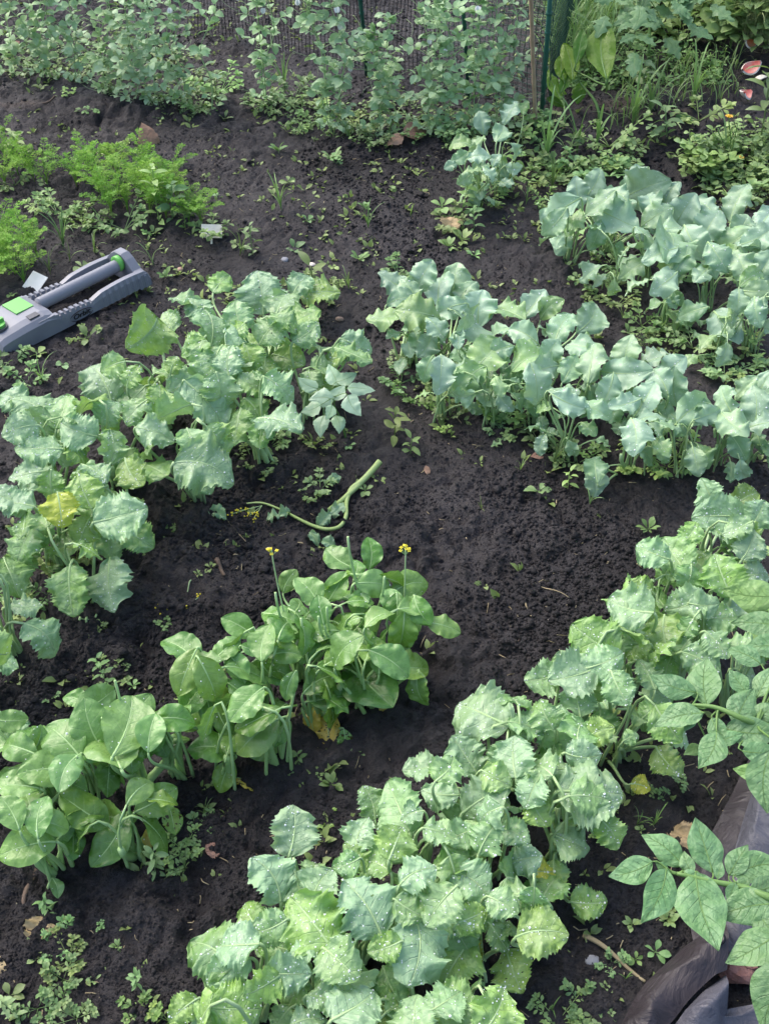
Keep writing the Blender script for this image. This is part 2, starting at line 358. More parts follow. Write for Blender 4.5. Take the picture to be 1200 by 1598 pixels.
def blade(mb, kind, C, t, n, L, W=None, rr=None, drops=0, bend=None, ruff=1., holes=False, m0=0, m1=1, m2=2, fold=None, skew=None):
    """one leaf blade with midrib; C = middle of blade. Returns the blade's base point and its direction there."""
    q = rr or rng
    nu, nv, wl, tk, ts, rf, bd, cup, rad = SPEC[kind]
    W = W or L*wl*(.88+.24*q.random()); bd = (bd if bend is None else bend)*(.5+q.random()); cup = (cup if fold is None else fold)*(.4+1.2*q.random())
    s = nrm(np.cross(t, n))
    u = np.linspace(0, 1, nu); th = bd*(u-.35)+(.25*(q.random()-.5))*np.sin(u*6.3)
    dy = np.cos(th)*L/(nu-1); dz = -np.sin(th)*L/(nu-1)
    cy = np.concatenate([[0], np.cumsum(dy[:-1])]); cz = np.concatenate([[0], np.cumsum(dz[:-1])]); mi = nu//2
    cy -= cy[mi]; cz -= cz[mi]
    side_bend = (q.random()-.5)*.22*L*((u-.5)**2*4)
    v = np.linspace(-1, 1, nv); U, Vv = np.meshgrid(u, v, indexing='ij'); a = np.abs(Vv)
    w = profile(kind, u)*W/2; w = np.maximum(w, .0008)
    ph = q.random(8)*6.28
    edge = np.ones_like(U)
    if tk:
        for sgn, p0 in ((1, ph[0]), (-1, ph[1])):
            x = U*tk+p0/6.28+.5*np.sin(U*9+p0); saw = 1-np.abs(np.sin(x*math.pi))**.8
            x2 = U*tk*2.6+p0+.4*np.sin(U*17); saw2 = 1-np.abs(np.sin(x2*math.pi))
            e = 1+ts*(saw-.35)*1.3+ts*(.25 if kind == 'kale' else .75)*(saw2-.4)+ts*.6*(vnoise(U*5+p0*7, U*0+p0, 3)-.5)*2
            if kind == 'kale': e = e+.13*(vnoise(U*4.2+p0*3, U*0+p0*2, 13)-.5)*2*np.clip(U*3, 0, 1)-.06*(1-np.abs(np.sin(U*3.1*math.pi+p0)))**2
            edge = np.where(Vv*sgn > 0, 1+(e-1)*a**2.2, edge)
    X = w[:, None]*Vv*edge
    k1 = 3.2+q.random()*1.5; k2 = 7+q.random()*2
    R = L*rf*ruff
    def n1(k, p, sd): return (vnoise(U*k+p*11+.3*a, U*0+p*5, sd)-.5)*2.6
    r1 = np.where(Vv > 0, n1(6.5, ph[2], 51), n1(6.5, ph[3], 52)); r2 = np.where(Vv > 0, n1(12, ph[4], 53), n1(12, ph[5], 54))
    prof = (w/w.max())[:, None]
    Zl = R*(a**1.8*r1+(.6 if kind == 'kale' else .5)*a**4*r2)*np.clip(prof*1.3, 0, 1)
    Zl += cup*np.abs(X)*(1-.4*a)+L*(.045 if kind == 'kale' else .03)*ruff*((vnoise(U*5+ph[6]*9, Vv*3+ph[7]*3, 5)-.5)*2+(vnoise(U*13+ph[6]*9, Vv*8+ph[7]*3, 6)-.5)*(1. if kind == 'kale' else .3))*a**.5
    Zl -= (q.random()-.3)*.35*np.abs(X)**2/(W/2)*(a)      # rolled edges
    Zl += (q.random()-.5)*.3*X*(U-.3)                      # twist
    Y = cy[:, None]+(.16*np.abs(X)*(1-U)-.10*np.abs(X)*U if kind != 'kale' else .10*np.abs(X)*(1-2.6*U)*(1 if True else 0))
    Pt = C+t*Y[..., None]+s*(X+side_bend[:, None])[..., None]+n*(Zl+cz[:, None])[..., None]
    UV = np.stack([U, (Vv+1)/2], -1)
    mb.grid(Pt, m0, UV)
    if holes and len(mb.f) > 50:
        nf = (nu-1)*(nv-1); kill = set()
        for _ in range(int(1+q.random()*3)):
            i = int((.25+.6*q.random())*(nu-1)); j = int((.12+.76*q.random())*(nv-1)); kill |= {i*(nv-1)+j, min(i+1, nu-2)*(nv-1)+j}
        b0 = len(mb.f)-nf
        keep = [x for k, x in enumerate(mb.f[b0:]) if k not in kill]; mb.f[b0:] = keep; mb.m[b0:] = [m0]*len(keep)
    mid = Pt[:int(nu*.86), nv//2]; rr_ = np.linspace(rad, rad*.18, len(mid))*(L/.13)**.6
    mb.tube(mid[::2]-n*rr_[::2, None]*.25, rr_[::2], m1, 5)
    for _ in range(drops):
        i = q.random()*(nu-2); j = q.random()*(nv-2); i0 = int(i); j0 = int(j)
        if q.random() < .5: j0 = int(np.clip(nv//2+q.normal()*nv*.2, 0, nv-2))
        if .06 > i0/nu: continue
        c = Pt[i0:i0+2, j0:j0+2].reshape(-1, 3).mean(0)+(q.random(3)-.5)*.004*t
        e1 = nrm(Pt[i0+1, j0]-Pt[i0, j0]); nn = nrm(np.cross(Pt[i0, j0+1]-Pt[i0, j0], e1))
        if np.dot(nn, n) < 0: nn = -nn
        e2 = np.cross(nn, e1); r = .0005+.0009*q.random()**2+(.0010 if q.random() < .04 else 0)
        Vd = [c+nn*r*.75]
        for rk, hk in ((.68, .52), (1., 0.)):
            for k in range(6): Vd.append(c+(e1*math.cos(k*1.047)+e2*math.sin(k*1.047))*r*rk+nn*r*(hk))
        fc = [(0, 1+k, 1+(k+1) % 6) for k in range(6)]+[(1+k, 7+k, 7+(k+1) % 6, 1+(k+1) % 6) for k in range(6)]
        mb.add(Vd, fc, m2)
    return Pt[0, nv//2], nrm(Pt[1, nv//2]-Pt[0, nv//2]), rr_[0]

def frame(C, ang, tilt=.5, jit=.22, q=None):
    """blade axes: the tip points along `ang` as seen in the photo, the face looks up and somewhat outwards"""
    q = q or rng
    to = nrm(CAM-C)
    n = nrm(Z*(1-tilt)+to*tilt+q.normal(size=3)*jit)
    a = R_(ang); img = RIGHT*math.cos(a)+UP*math.sin(a)
    t = img-n*np.dot(img, n); f = np.linalg.norm(t); t = nrm(t)
    # apparent length of t in the picture
    ap = math.hypot(np.dot(t, RIGHT), np.dot(t, UP))
    return t, n, max(ap, .55)

def parse(s):
    out = []
    for r in s.replace('\n', ';').split(';'):
        r = r.split()
        if len(r) < 4: continue
        x, y, a, l = map(float, r[:4]); fl = r[4] if len(r) > 4 else ''
        h = float(r[5]) if len(r) > 5 else None
        out.append((x, y, a, l, fl, h))
    return out
def flagcol(fl, q, kind):
    y = max(0, q.normal(.03, .07)); b = .1+.45*q.random(); sp = 0.
    if 'y' in fl: y = 1.9 if kind != 'kale' else 1.35; b = 0
    if 'l' in fl: y = .3; b = 0
    if 'b' in fl: b = .5+.25*q.random(); y = 0
    if 'p' in fl: b = .5; y = .25
    if 'd' in fl: b = 0; y = 0
    if 's' in fl: sp = 1.
    return (y, min(b, 1), sp, 1)

def bed(kind, mat, rib, name, cat, group, hmax, Rr, plants, leaves, drops, fill, stem_r=.004, tilt=.5, fh=(.25, .75), flen=.07, lean=.02, lsc=1.0):
    """plants: (x, y of the crown's centre in the photo, label); leaves go to the plant they stand over"""
    bases = []; roots = []
    for (x, y, *r) in plants:
        p = P(x, y, hmax*(r[1] if len(r) > 1 else 1)); g_ = gz(p[0], p[1]); b = A(p[0], p[1], g_); bases.append(b)
        roots.append(thing(name, b, r[0], cat, group))
    cnt = [0]*len(plants); B = np.array(bases)
    mats = [mat, rib, M['drop']]
    for (x, y, a, l, fl, hf) in leaves:
        h = hmax
        for _ in range(4):
            C = P(x, y, h); d = np.hypot(B[:, 0]-C[0], B[:, 1]-C[1]); i = int(d.argmin())
            hm = hmax*(hf if hf is not None else 1.)
            h = gz(C[0], C[1])+hm*(1-(.5*min(1, d[i]/Rr)**2 if hf is None else 0))
        hz = (rng.random()-.45)*.055*(hmax/.2); C = P(x, y, max(h+hz, gz(C[0], C[1])+.02)) if hf is None else C
        tl = tilt+.25*rng.normal()*.5
        t, n, ap = frame(C, a, np.clip(tl, .1, .95), .27)
        L = l*mpp(C)/ap*lsc
        mb = MB()
        b0, bd, r0 = blade(mb, kind, C, t, n, L, drops=int(drops*(.5+rng.random())*(L/.13)**1.5) if 'd' not in fl else 3, holes=(kind == 'kale' and rng.random() < .25))
        root = bases[i]+A(rng.normal()*.012, rng.normal()*.012, -.01)
        dist = np.linalg.norm(b0-root)
        pts = bez(root, root+Z*dist*.22+(b0-root)*.28, b0-bd*dist*.10-Z*dist*(.08 if kind == 'choy' else .14), b0, 15)
        mb.tube(pts, np.linspace(stem_r, r0, 15), 1, 7)
        mb.build('leaf', mats, roots[i], color=flagcol(fl, rng, kind), origin=bases[i]); cnt[i] += 1
    for i, b in enumerate(bases):                          # the shaded leaves low inside the plant
        for k in range(fill):
            az = rng.random()*6.28; rad_ = Rr*(.15+.4*rng.random()); C = b+A(math.cos(az)*rad_, math.sin(az)*rad_, hmax*(fh[0]+(fh[1]-fh[0])*rng.random()))
            if C[1] > b[1]+.02 and rng.random() < .35: continue
            if kind == 'choy' and C[1] < b[1]-.03: continue
            out = A(math.cos(az), math.sin(az), -.25+.4*rng.normal()); n = nrm(Z+out*.5+rng.normal(size=3)*.3)
            t = nrm(out-n*np.dot(out, n)); mb = MB(); L = flen*(.7+.6*rng.random())
            b0, bd, r0 = blade(mb, kind, C, t, n, L, drops=int(drops*.2))
            root = b+A(rng.normal()*.014, rng.normal()*.014, -.01); dist = np.linalg.norm(b0-root)
            mb.tube(bez(root, root+Z*dist*.4, b0-bd*dist*.3, b0, 7), np.linspace(stem_r*.8, r0, 7), 1, 5)
            mb.build('leaf', mats, roots[i], color=flagcol('l' if rng.random() < .25 else ('d' if rng.random() < .5 else ''), rng, kind), origin=b)
        mb = MB()                                          # the short main stem
        top = b+A(rng.normal()*lean, rng.normal()*lean, hmax*.45)
        mb.tube(bez(b-Z*.02, b+Z*.03, top-Z*.04, top, 6), np.linspace(stem_r*2.1, stem_r*1.2, 6), 0, 8)
        mb.build('stem', rib, roots[i], origin=b)
    return bases, roots

# ------------------------------------------------------------------ the left kale row
KL = parse('''408 452 100 88 b;332 505 75 90;425 510 50 78;500 455 10 78 l;470 440 60 55 b;285 470 140 62;232 520 215 72 l;335 575 270 90;345 612 280 70
325 628 315 112 b;160 590 120 98 b;205 585 60 48 l;270 568 70 38 l;50 630 130 98;30 668 200 65 b;120 672 160 75 b;60 700 190 82;245 675 350 74 b;178 698 260 64
325 725 345 118;435 655 310 88 b;370 665 270 68 d .7;440 605 340 72;558 540 340 66 b .8;520 560 180 45 l .7;450 560 330 62 l .6;40 740 200 64 b;15 778 180 78 b
130 765 110 72 l;190 805 20 98;215 838 330 74 d .6;95 795 280 64 y;25 785 170 70 b;170 912 290 92 b .45;18 898 270 82 d .6;2 1032 0 66 - .6;105 705 250 60
345 440 60 48 l;262 500 120 52;385 545 30 60 b;300 540 200 55 l;395 600 330 65;285 600 220 70 b;210 640 240 60;150 735 300 60;80 760 270 60 l;20 620 150 60
400 640 300 60 d .7;480 520 40 60;240 730 300 55 d .7;310 480 120 60 b;440 470 80 60;370 490 100 60;100 640 90 70;170 640 60 55 b;60 830 270 55 d .6;390 560 280 60 l;500 600 340 50 l .5
355 560 90 62 b;300 690 280 60;250 620 80 60 l;60 665 240 70;205 740 310 62 l;130 830 250 60 l .7''')
kale_left = [
 (415, 490, 'big kale plant with wet ruffled leaves, farthest from the viewer in the left kale row'),
 (480, 530, 'kale plant at the right end of the left row, one leaf reaching towards the collards'),
 (320, 540, 'tall kale plant with large drooping wet leaves, just right of the sprinkler'),
 (410, 610, 'low kale plant with yellowish lower leaves, next to the blue green goosefoot'),
 (240, 560, 'pale yellow green kale plant nearest the lettered side of the sprinkler'),
 (290, 660, 'kale plant in the left row with one broad round leaf hanging over the bare path'),
 (160, 640, 'kale plant with an upright triangular blue green leaf, below the sprinkler in the left row'),
 (60, 665, 'kale plant at the left photo edge below the sprinkler, leaves fanned over each other'),
 (160, 740, 'left row kale plant with a big scalloped leaf just above the hanging leaf'),
 (60, 765, 'kale plant at the left photo edge with a yellow patched leaf'),
 (100, 830, 'left row kale plant with one long stalked leaf hanging down to the soil'),
 (-10, 900, 'kale plant mostly cut by the left photo edge with a smooth round dark leaf'),
 (-40, 1030, 'kale at the left photo edge above the bok choy, only one leaf tip in view')]
bed('kale', M['kale'], M['rib'], 'kale_plant', 'kale', 'kale plants in the left row', .21, .2, kale_left, KL, 95, 6, flen=.08, fh=(.3, 1.05), lsc=.88)

# ------------------------------------------------------------------ the right kale row
KR = parse('''1120 805 180 94 b;1105 768 120 62 b;1165 775 30 64 l;1015 862 150 68;1050 865 120 78;1125 895 100 86 l;1090 880 130 60;1170 850 70 62 b;1180 897 0 64 b
1000 915 160 48 l;980 950 150 78;1020 955 60 54 l;1070 945 200 84 b;1100 945 0 58 b;1035 990 280 64 l;925 1000 140 98 l;970 992 80 62;895 1055 200 92 b;940 1035 20 80 b
845 1060 190 62;965 1075 300 62;1030 1020 20 66 l;1095 1030 330 72;1125 965 0 62;745 1110 140 104 b;870 1140 90 90 b;850 1115 120 62;935 1140 20 54 l;725 1178 120 84
655 1200 190 64 b;910 1182 0 64 b;985 1150 20 34 d;1065 1148 0 64 b;1015 1110 40 48 d .7;925 1235 0 128 b;955 1300 300 64 l;755 1245 30 108;685 1240 170 72 b
620 1255 130 84;690 1300 340 72;760 1305 60 72;805 1300 330 54;820 1340 10 62 b .7;740 1375 320 84 b;685 1412 240 88;785 1410 330 58;845 1452 0 92 l;655 1485 250 74 b
800 1515 300 64 l .4;720 1465 300 62 d .6;700 1560 60 72;775 1580 50 84 l;645 1590 100 80;920 1410 0 68 l .25;830 1235 250 72 b;895 1315 340 80 - .6;850 1360 0 48 y .35
460 1295 80 88 b;425 1365 120 98 b;485 1435 130 122 l;570 1410 110 120 b;365 1475 160 88 b;355 1515 210 92;450 1520 0 84 b;370 1575 0 98 l;560 1568 60 88 b;285 1575 220 60 l
580 1345 150 70;555 1335 110 60 l;580 1250 100 62;420 1450 200 70;390 1430 130 54 l;480 1590 20 64;620 1310 60 60 l;650 1360 30 74 b;600 1480 200 64 l;530 1500 320 70
500 1375 60 64 b;700 1350 200 62 l;640 1420 330 66;560 1300 80 60 b;800 1180 100 70 b;775 1215 330 60;870 1200 200 60;840 1270 300 56 l;900 1090 90 60;1010 1050 110 60
1060 990 60 62;1150 945 30 60 b;1120 1005 300 60;1160 1010 330 60;990 1010 200 54 l;1150 825 200 60;1185 800 60 60 b;1080 830 60 50 l;1075 905 250 54;740 1430 20 60 l
410 1540 200 66 l;510 1560 330 72;610 1540 300 60 d .6;330 1560 150 60;735 1490 300 45 y .3;1000 1225 340 36 y .3;1040 1190 300 60 l .4;700 1200 60 56;640 1270 200 50 b
470 1480 220 60 b;540 1350 200 55;760 1270 200 60 b;820 1130 150 60 b;880 1040 110 62;1000 985 30 50 b''')
kale_right = [
 (1120, 790, 'kale at the far end of the right row, bluish wet leaf over the bare soil'),
 (1180, 830, 'kale plant against the right photo edge at the far end of the right kale row'),
 (1040, 870, 'kale plant with two jagged leaves pointing left over the bare soil, below the collard row'),
 (1110, 900, 'light green kale plant between the jagged leaved kale and the right photo edge'),
 (1000, 950, 'kale plant with a frilly rolled leaf edge, soil side of the right row'),
 (1090, 960, 'kale plant above the upper potato plant, with white wet bluish leaves'),
 (1170, 980, 'kale plant behind the upper potato leaves at the right photo edge'),
 (930, 1020, 'kale with a lime green scalloped leaf standing up, soil side of the right row'),
 (990, 1070, 'kale plant just left of the upper potato plant, with drooping pale leaves'),
 (880, 1090, 'kale with a broad wet leaf fanned left, just below the lime leaved one'),
 (800, 1130, 'kale plant with a big wet blue green leaf pointing to the bok choy tip'),
 (900, 1160, 'kale plant of slim bare stalks between the big wet leaf and the upper potato plant'),
 (740, 1200, 'kale plant behind the widest part of the right kale row, small bluish leaf reaching left'),
 (890, 1250, 'kale plant with the largest leaf of the right row, holed at its right edge'),
 (770, 1280, 'kale with bead like drops on a bright frilled leaf, middle of the right row'),
 (660, 1290, 'kale plant on the soil side of the right row, below the small bluish reaching leaf'),
 (840, 1380, 'kale plant with a long arching stalk hanging to the soil near the brown tarp'),
 (760, 1400, 'kale plant with a smooth oval leaf held out over the stones near the tarp'),
 (660, 1400, 'kale with strong pale midribs at the centre of the near right row'),
 (560, 1400, 'kale plant with tall upright pale leaves, near end of the right row'),
 (460, 1360, 'kale with a narrow bluish leaf standing up over the bare soil, right row'),
 (480, 1470, 'kale plant with a large crinkled lime green leaf at the near end'),
 (380, 1500, 'kale plant farthest to the left in the near end of the right row'),
 (640, 1520, 'kale plant above the lower photo edge with yellowing bottom leaves'),
 (740, 1550, 'kale plant at the lower photo edge beside the pebbly soil'),
 (550, 1580, 'kale plant in the middle of the lower photo edge'),
 (400, 1590, 'kale plant cut by the lower photo edge beside the purslane weeds')]
bed('kale', M['kale'], M['rib'], 'kale_plant', 'kale', 'kale plants in the right row', .20, .16, kale_right, KR, 110, 5, flen=.064, fh=(.3, 1.05), lsc=.87)

# ------------------------------------------------------------------ the middle collard row
CM = parse('''613 441 150 54 b;661 428 60 58;685 444 100 60 b;709 439 85 66;747 476 80 66 b;629 465 20 52;651 487 170 72 l;603 495 200 58 l;789 484 120 58 l;835 473 60 58 b;858 478 40 44 l
875 508 70 64;816 519 150 54 b;923 497 50 62;715 527 90 36 b;832 556 30 78 l;765 550 50 78 l;688 583 260 62 b;731 588 220 62 l;923 561 90 72;976 551 80 62;976 583 0 64 b
837 599 280 66 b;880 609 350 48;891 631 340 62 b;1019 561 20 62;1050 572 40 52 b;1050 604 90 58;1008 620 60 66 b;976 631 200 54 b;992 679 280 56 b;1083 636 30 68;1104 647 20 44 b
1130 623 130 54;1180 636 90 72 b;1163 604 40 44;933 641 330 52;928 727 90 48 d .45;928 750 270 46 b .2;843 695 250 34 b .35;736 508 30 54;683 513 300 48 b;763 604 300 44 d .6
907 540 150 50;667 540 240 42 b .7;1190 600 60 50 b;1140 660 300 44;700 480 200 54 b;780 545 200 44;860 545 60 50;950 610 250 54;1060 660 300 44 d .6;640 450 120 50;725 455 60 50
800 590 250 44 d .6;1030 590 130 50 b;1195 660 0 54 b;720 560 280 44 d .7;850 575 200 50 b;890 575 60 50;1015 650 30 50 b;665 575 250 44 d .6''')
coll_mid = [
 (640, 470, 'collard plant at the left end of the middle row, nearest the left kale'),
 (695, 475, 'collard plant second from the left end of the middle row, with upright cupped leaves'),
 (690, 560, 'low collard plant on the near side of the left end of the middle row'),
 (755, 500, 'collard plant in the middle row with a tall smooth grey green leaf'),
 (830, 500, 'collard plant in the middle row with its pale leaf tips against the dark soil behind'),
 (770, 575, 'middle row collard plant with a long arched leaf hanging over the bare soil'),
 (845, 570, 'collard plant in the middle row with a folded pale yellow green leaf'),
 (920, 545, 'collard plant in the middle row with a small hole in its upright leaf'),
 (895, 620, 'collard plant with a long bent stalk lying to the soil, centre of the middle row'),
 (980, 580, 'collard plant right of the centre of the middle row with overlapping wet leaves'),
 (1045, 590, 'collard plant with a jagged backward leaf, right half of the middle row'),
 (1000, 645, 'collard plant of long bare stalks, right half of the middle row'),
 (1085, 645, 'collard plant third from the right photo edge in the middle row'),
 (1140, 635, 'collard plant second from the right photo edge in the middle row'),
 (1190, 635, 'middle row collard plant with a round upright leaf at the right photo edge')]
bed('collard', M['collard'], M['rib'], 'collard_plant', 'collard', 'collard plants in the middle row', .165, .17, coll_mid, CM, 40, 8, stem_r=.003, fh=(.2, .95), flen=.06, tilt=.6, lsc=1.08)

# ------------------------------------------------------------------ the upper right collard bed
CU = parse('''870 330 200 62 b;930 285 60 58;865 350 220 52;900 300 100 48 b;960 340 330 74 b;1000 295 20 58;995 272 80 44 b;1065 330 60 62 b;1025 335 30 54;1080 378 300 62 b;1150 312 70 68
1108 350 60 62 b;1050 380 250 54;1140 380 200 58;1185 370 30 58 b;1040 439 220 58;1131 508 300 56 b .5;1152 470 260 44;1179 487 280 48;1077 487 180 46 d .5;1157 412 110 68;1195 412 60 60
987 420 200 50 d .5;1029 396 200 58 b;1065 405 60 54;1184 455 0 48;935 320 200 54;895 345 250 48 l;1010 370 300 48;975 315 60 48 b;1120 400 300 54;1160 350 60 50;1100 320 120 48 b;1045 300 60 44
1195 340 60 54 b;930 370 250 44 d .6;1190 510 300 44 d .6;1175 430 30 48 l;960 300 130 46;1090 430 250 46 d .6;1055 355 30 50;1015 315 100 46 b;1170 385 120 50 b;1195 380 200 50''')
coll_up = [
 (895, 325, 'collard plant at the left end of the upper right collard bed, leaves pointing left'),
 (960, 310, 'collard plant with a white wet upper leaf, back of the upper right bed'),
 (965, 370, 'short collard plant of crowded thin stalks in the upper right bed'),
 (1020, 350, 'collard plant in the middle of the upper right collard bed'),
 (1075, 350, 'collard plant with a broad blue green leaf curled like a spoon, upper right bed'),
 (1145, 335, 'collard plant with the tallest upright leaf of the upper right bed'),
 (1050, 415, 'upper right bed collard plant with a rounded leaf hanging over the path'),
 (1120, 400, 'collard plant right of the hanging rounded leaf in the upper right bed'),
 (1190, 375, 'collard plant at the right photo edge in the far part of the upper right bed'),
 (1140, 470, 'nearest collard plant of the upper right bed, a pale leaf hanging to the soil'),
 (1192, 460, 'collard plant at the right photo edge in the near part of the upper right bed')]
bed('collard', M['collard'], M['rib'], 'collard_plant', 'collard', 'collard plants in the upper right bed', .18, .2, coll_up, CU, 36, 8, stem_r=.003, fh=(.2, .95), flen=.062, tilt=.6, lsc=1.08)
CS = parse('''752 190 100 38 b;797 173 60 46 b;747 220 80 30;717 222 170 42 l;747 242 0 38 b;783 207 70 42;773 248 60 26 b;802 263 0 30 b;703 258 200 24 b;740 267 180 36 l;725 280 220 30;818 167 80 28 l;765 270 300 30;790 285 340 24''')
bed('collard', M['collard'], M['rib'], 'collard_plant', 'collard', 'young collards alone near the pea fence', .20, .12,
    [(745, 235, 'young collard standing alone in front of the peas, its left half of small round leaves'), (785, 215, 'young collard with two tall wet leaves, in front of the bamboo cane')], CS, 8, 16, stem_r=.0022, fh=(.15, .9), flen=.055)

# ------------------------------------------------------------------ the bok choy row
BC = parse('''525 872 135 58;580 862 90 54 d;558 885 80 34;483 920 120 64;527 915 60 58;588 910 0 66 b;642 910 20 66;620 952 270 54 d;655 955 300 54 d;450 905 60 44;435 960 320 62;437 980 350 62 b
537 1012 30 74;447 1018 0 56;575 1068 300 88 d .45;652 1078 280 62 d .4;450 1070 250 48;500 1060 30 64 d .6;372 975 150 62;285 1012 130 84;290 1050 250 82 p;328 1062 300 84;322 1028 0 54 b
395 1012 0 38 b;372 1040 300 62;382 1098 230 74;272 1120 0 78 d;327 1105 280 50 d .6;330 1165 180 78 d .4;405 1165 330 58 - .3;430 1140 30 66 d .4;590 1020 90 62 d .7;592 960 60 58
155 1095 30 64 b;200 1130 70 84;140 1130 110 90;98 1150 130 90;18 1125 0 56;25 1165 160 74;220 1105 60 58;235 1140 80 62;130 1265 150 94 - .6;248 1248 30 78 - .6;175 1315 240 92 d .4
40 1320 200 88 - .8;60 1270 90 64;18 1265 120 64;70 1200 200 78;25 1225 180 74;102 1200 250 48 b;115 1312 260 54 d .4;175 1170 95 70;487 1126 270 46 y .15;512 1138 280 54 ys .1
538 1155 270 36 s .1;472 1174 180 42 l .05;350 1212 250 58 l .2;385 1218 300 50 ys .1;603 1105 270 34 ys .1;270 1280 280 40 ls .15;235 1310 280 36 y .1;90 1385 280 30 b .15;410 1000 90 60
500 985 200 56;355 1010 60 54;300 1090 60 50 d .7;560 940 250 50;480 1010 250 54 d .7;170 1210 250 60 d .6;60 1160 60 60;205 1180 280 50 d;540 975 200 52;570 1000 300 50 d .7;350 1130 300 54 d .5
420 1050 300 50 d .7;120 1090 150 50;250 1160 300 50 d .6;100 1290 280 54 d .5;500 950 100 52;610 935 100 50''')
choy = [
 (630, 940, 'bok choy plant at the far end of its row, with two folded glossy leaves'),
 (575, 900, 'bok choy plant at the back of the far end, beside a bare cut flower stalk'),
 (515, 930, 'bok choy plant with butterfly like paired leaves around a pale stalk'),
 (575, 1000, 'bok choy plant with large dark lower leaves at the far end of the row'),
 (455, 960, 'bok choy plant with a flower shoot rising at its left, middle of the row'),
 (490, 1030, 'bok choy plant with yellow black spotted leaves lying at its foot'),
 (400, 1010, 'mid row bok choy plant between the flower shoot and the curled pale leaf'),
 (420, 1100, 'mid row bok choy plant with a dark leaf low on the soil'),
 (315, 1040, 'bok choy plant with a tall curled pale leaf backside, left part of the middle'),
 (345, 1120, 'bok choy plant with lime yellow leaves drooping on the soil'),
 (260, 1110, 'bok choy plant in the gap between the two halves of the bok choy row'),
 (195, 1130, 'bok choy plant with upright wet spoon leaves, right half of the near clump'),
 (120, 1140, 'bok choy plant with narrow upright leaves at the back of the near clump'),
 (40, 1160, 'bok choy plant at the left photo edge with a curled bright leaf tip'),
 (180, 1240, 'bok choy plant with very large round dark leaves in front of the near clump'),
 (50, 1270, 'bok choy plant at the left photo edge with a rosette above a bare grey stem')]
bc_b, bc_r = bed('choy', M['choy'], M['ribpale'], 'bok_choy', 'bok choy', 'bok choy plants in the row', .19, .15, choy, BC, 12, 7, stem_r=.0046, tilt=.6, fh=(.35, .95), flen=.075, lsc=.98)
M['yellow'] = simple('yellow_petals', (.75, .62, .03), (.85, .75, .08), .5)
def shoot(root, base, tip, r, flower):                     # bolting stalks that rise from the bok choy
    b = gz(base[0], base[1]); p0 = A(base[0], base[1], b); mb = MB(); pts = bez(p0, p0+Z*.1, tip-Z*.08, tip, 10)
    mb.tube(pts, np.linspace(r*1.2, r*.8, 10), 0, 8); mb.build('flower_stalk', M['ribpale'] if not flower else M['rib'], root, origin=base)
    if flower:
        mb = MB()
        for k in range(7):
            c = tip+rng.normal(size=3)*.005
            mb.tube([tip-Z*.015, c], .0007, 0, 4)
            for j in range(4):
                a = j*1.57+k; d = A(math.cos(a), math.sin(a), .4); mb.blob(c+d*.0022, .0017, k, 1, 3, .2, (1, 1, .6))
        mb.build('flower_head', [M['rib'], M['yellow']], root, origin=base)
for (x, y, i, h, fl) in ((424, 858, 4, .30, 1), (633, 857, 0, .26, 1), (543, 838, 1, .30, 0), (430, 925, 4, .24, 0), (510, 948, 2, .23, 0), (600, 900, 1, .23, 0), (470, 965, 5, .2, 0), (160, 1120, 11, .22, 0), (120, 1180, 12, .2, 0), (180, 1062, 11, .25, 0), (497, 962, 2, .22, 0)):
    shoot(bc_r[i], bc_b[i], P(x, y, h), .0028 if not fl else .0015, fl)

# ------------------------------------------------------------------ potato plants at the right edge
def leaflet(mb, kind, x, y, a, l, h, tilt=.55, **k):
    C = P(x, y, h); t, n, ap = frame(C, a, tilt, .12); return blade(mb, kind, C, t, n, l*mpp(C)/ap, **k), C
def potato(base, label, hub, lf):
    b = G(*base); root = thing('potato_plant', b, label, 'potato plant')
    hubs = [P(x, y, h) for x, y, h in hub]; mats = [M['potato'], M['ribdark'], M['drop']]
    mb = MB(); prev = b-Z*.02
    mb.tube(spline([b-Z*.02, b+Z*.15+(hubs[0]-b)*.1]+hubs, 20), np.linspace(.007, .0025, 20), 0, 8)
    mb.build('stem', M['ribdark'], root, origin=b)
    for (x, y, a, l, fl, hf) in parse(lf):
        h0 = hub[0][2] if hf is None else hf; mb = MB()
        (b0, bd, r0), C = leaflet(mb, 'potato', x, y, a, l, h0)
        hh = min(hubs, key=lambda q: np.linalg.norm(q-b0)); d = np.linalg.norm(hh-b0)
        mb.tube(bez(hh, hh+(b0-hh)*.3-Z*.01, b0-bd*d*.3, b0, 6), np.linspace(.0022, r0, 6), 1, 5)
        mb.build('leaf', mats, root, color=(.35 if 'l' in fl else .05, .25+.2*rng.random(), 0, 1), origin=b)
potato((1230, 1240), 'potato plant with smooth oval leaves overhanging the right kale row', [(1180, 1130, .30), (1120, 1105, .31), (1080, 1100, .3)],
'''1045 1070 150 72;1097 1060 95 72;1055 1118 190 78;1160 1098 60 68;1178 1145 350 84;1110 1175 250 62;1150 1062 120 40;1168 930 170 84 l;1178 972 170 76;1190 1008 180 64
1120 1140 300 36;1075 1128 250 30;1190 1220 265 90 - .33;1165 1205 170 44 l .3;1195 1060 70 60;1080 1170 200 34 l .25;1140 1150 20 44;1190 1175 0 60;1195 1110 30 50;1160 1020 150 50''')
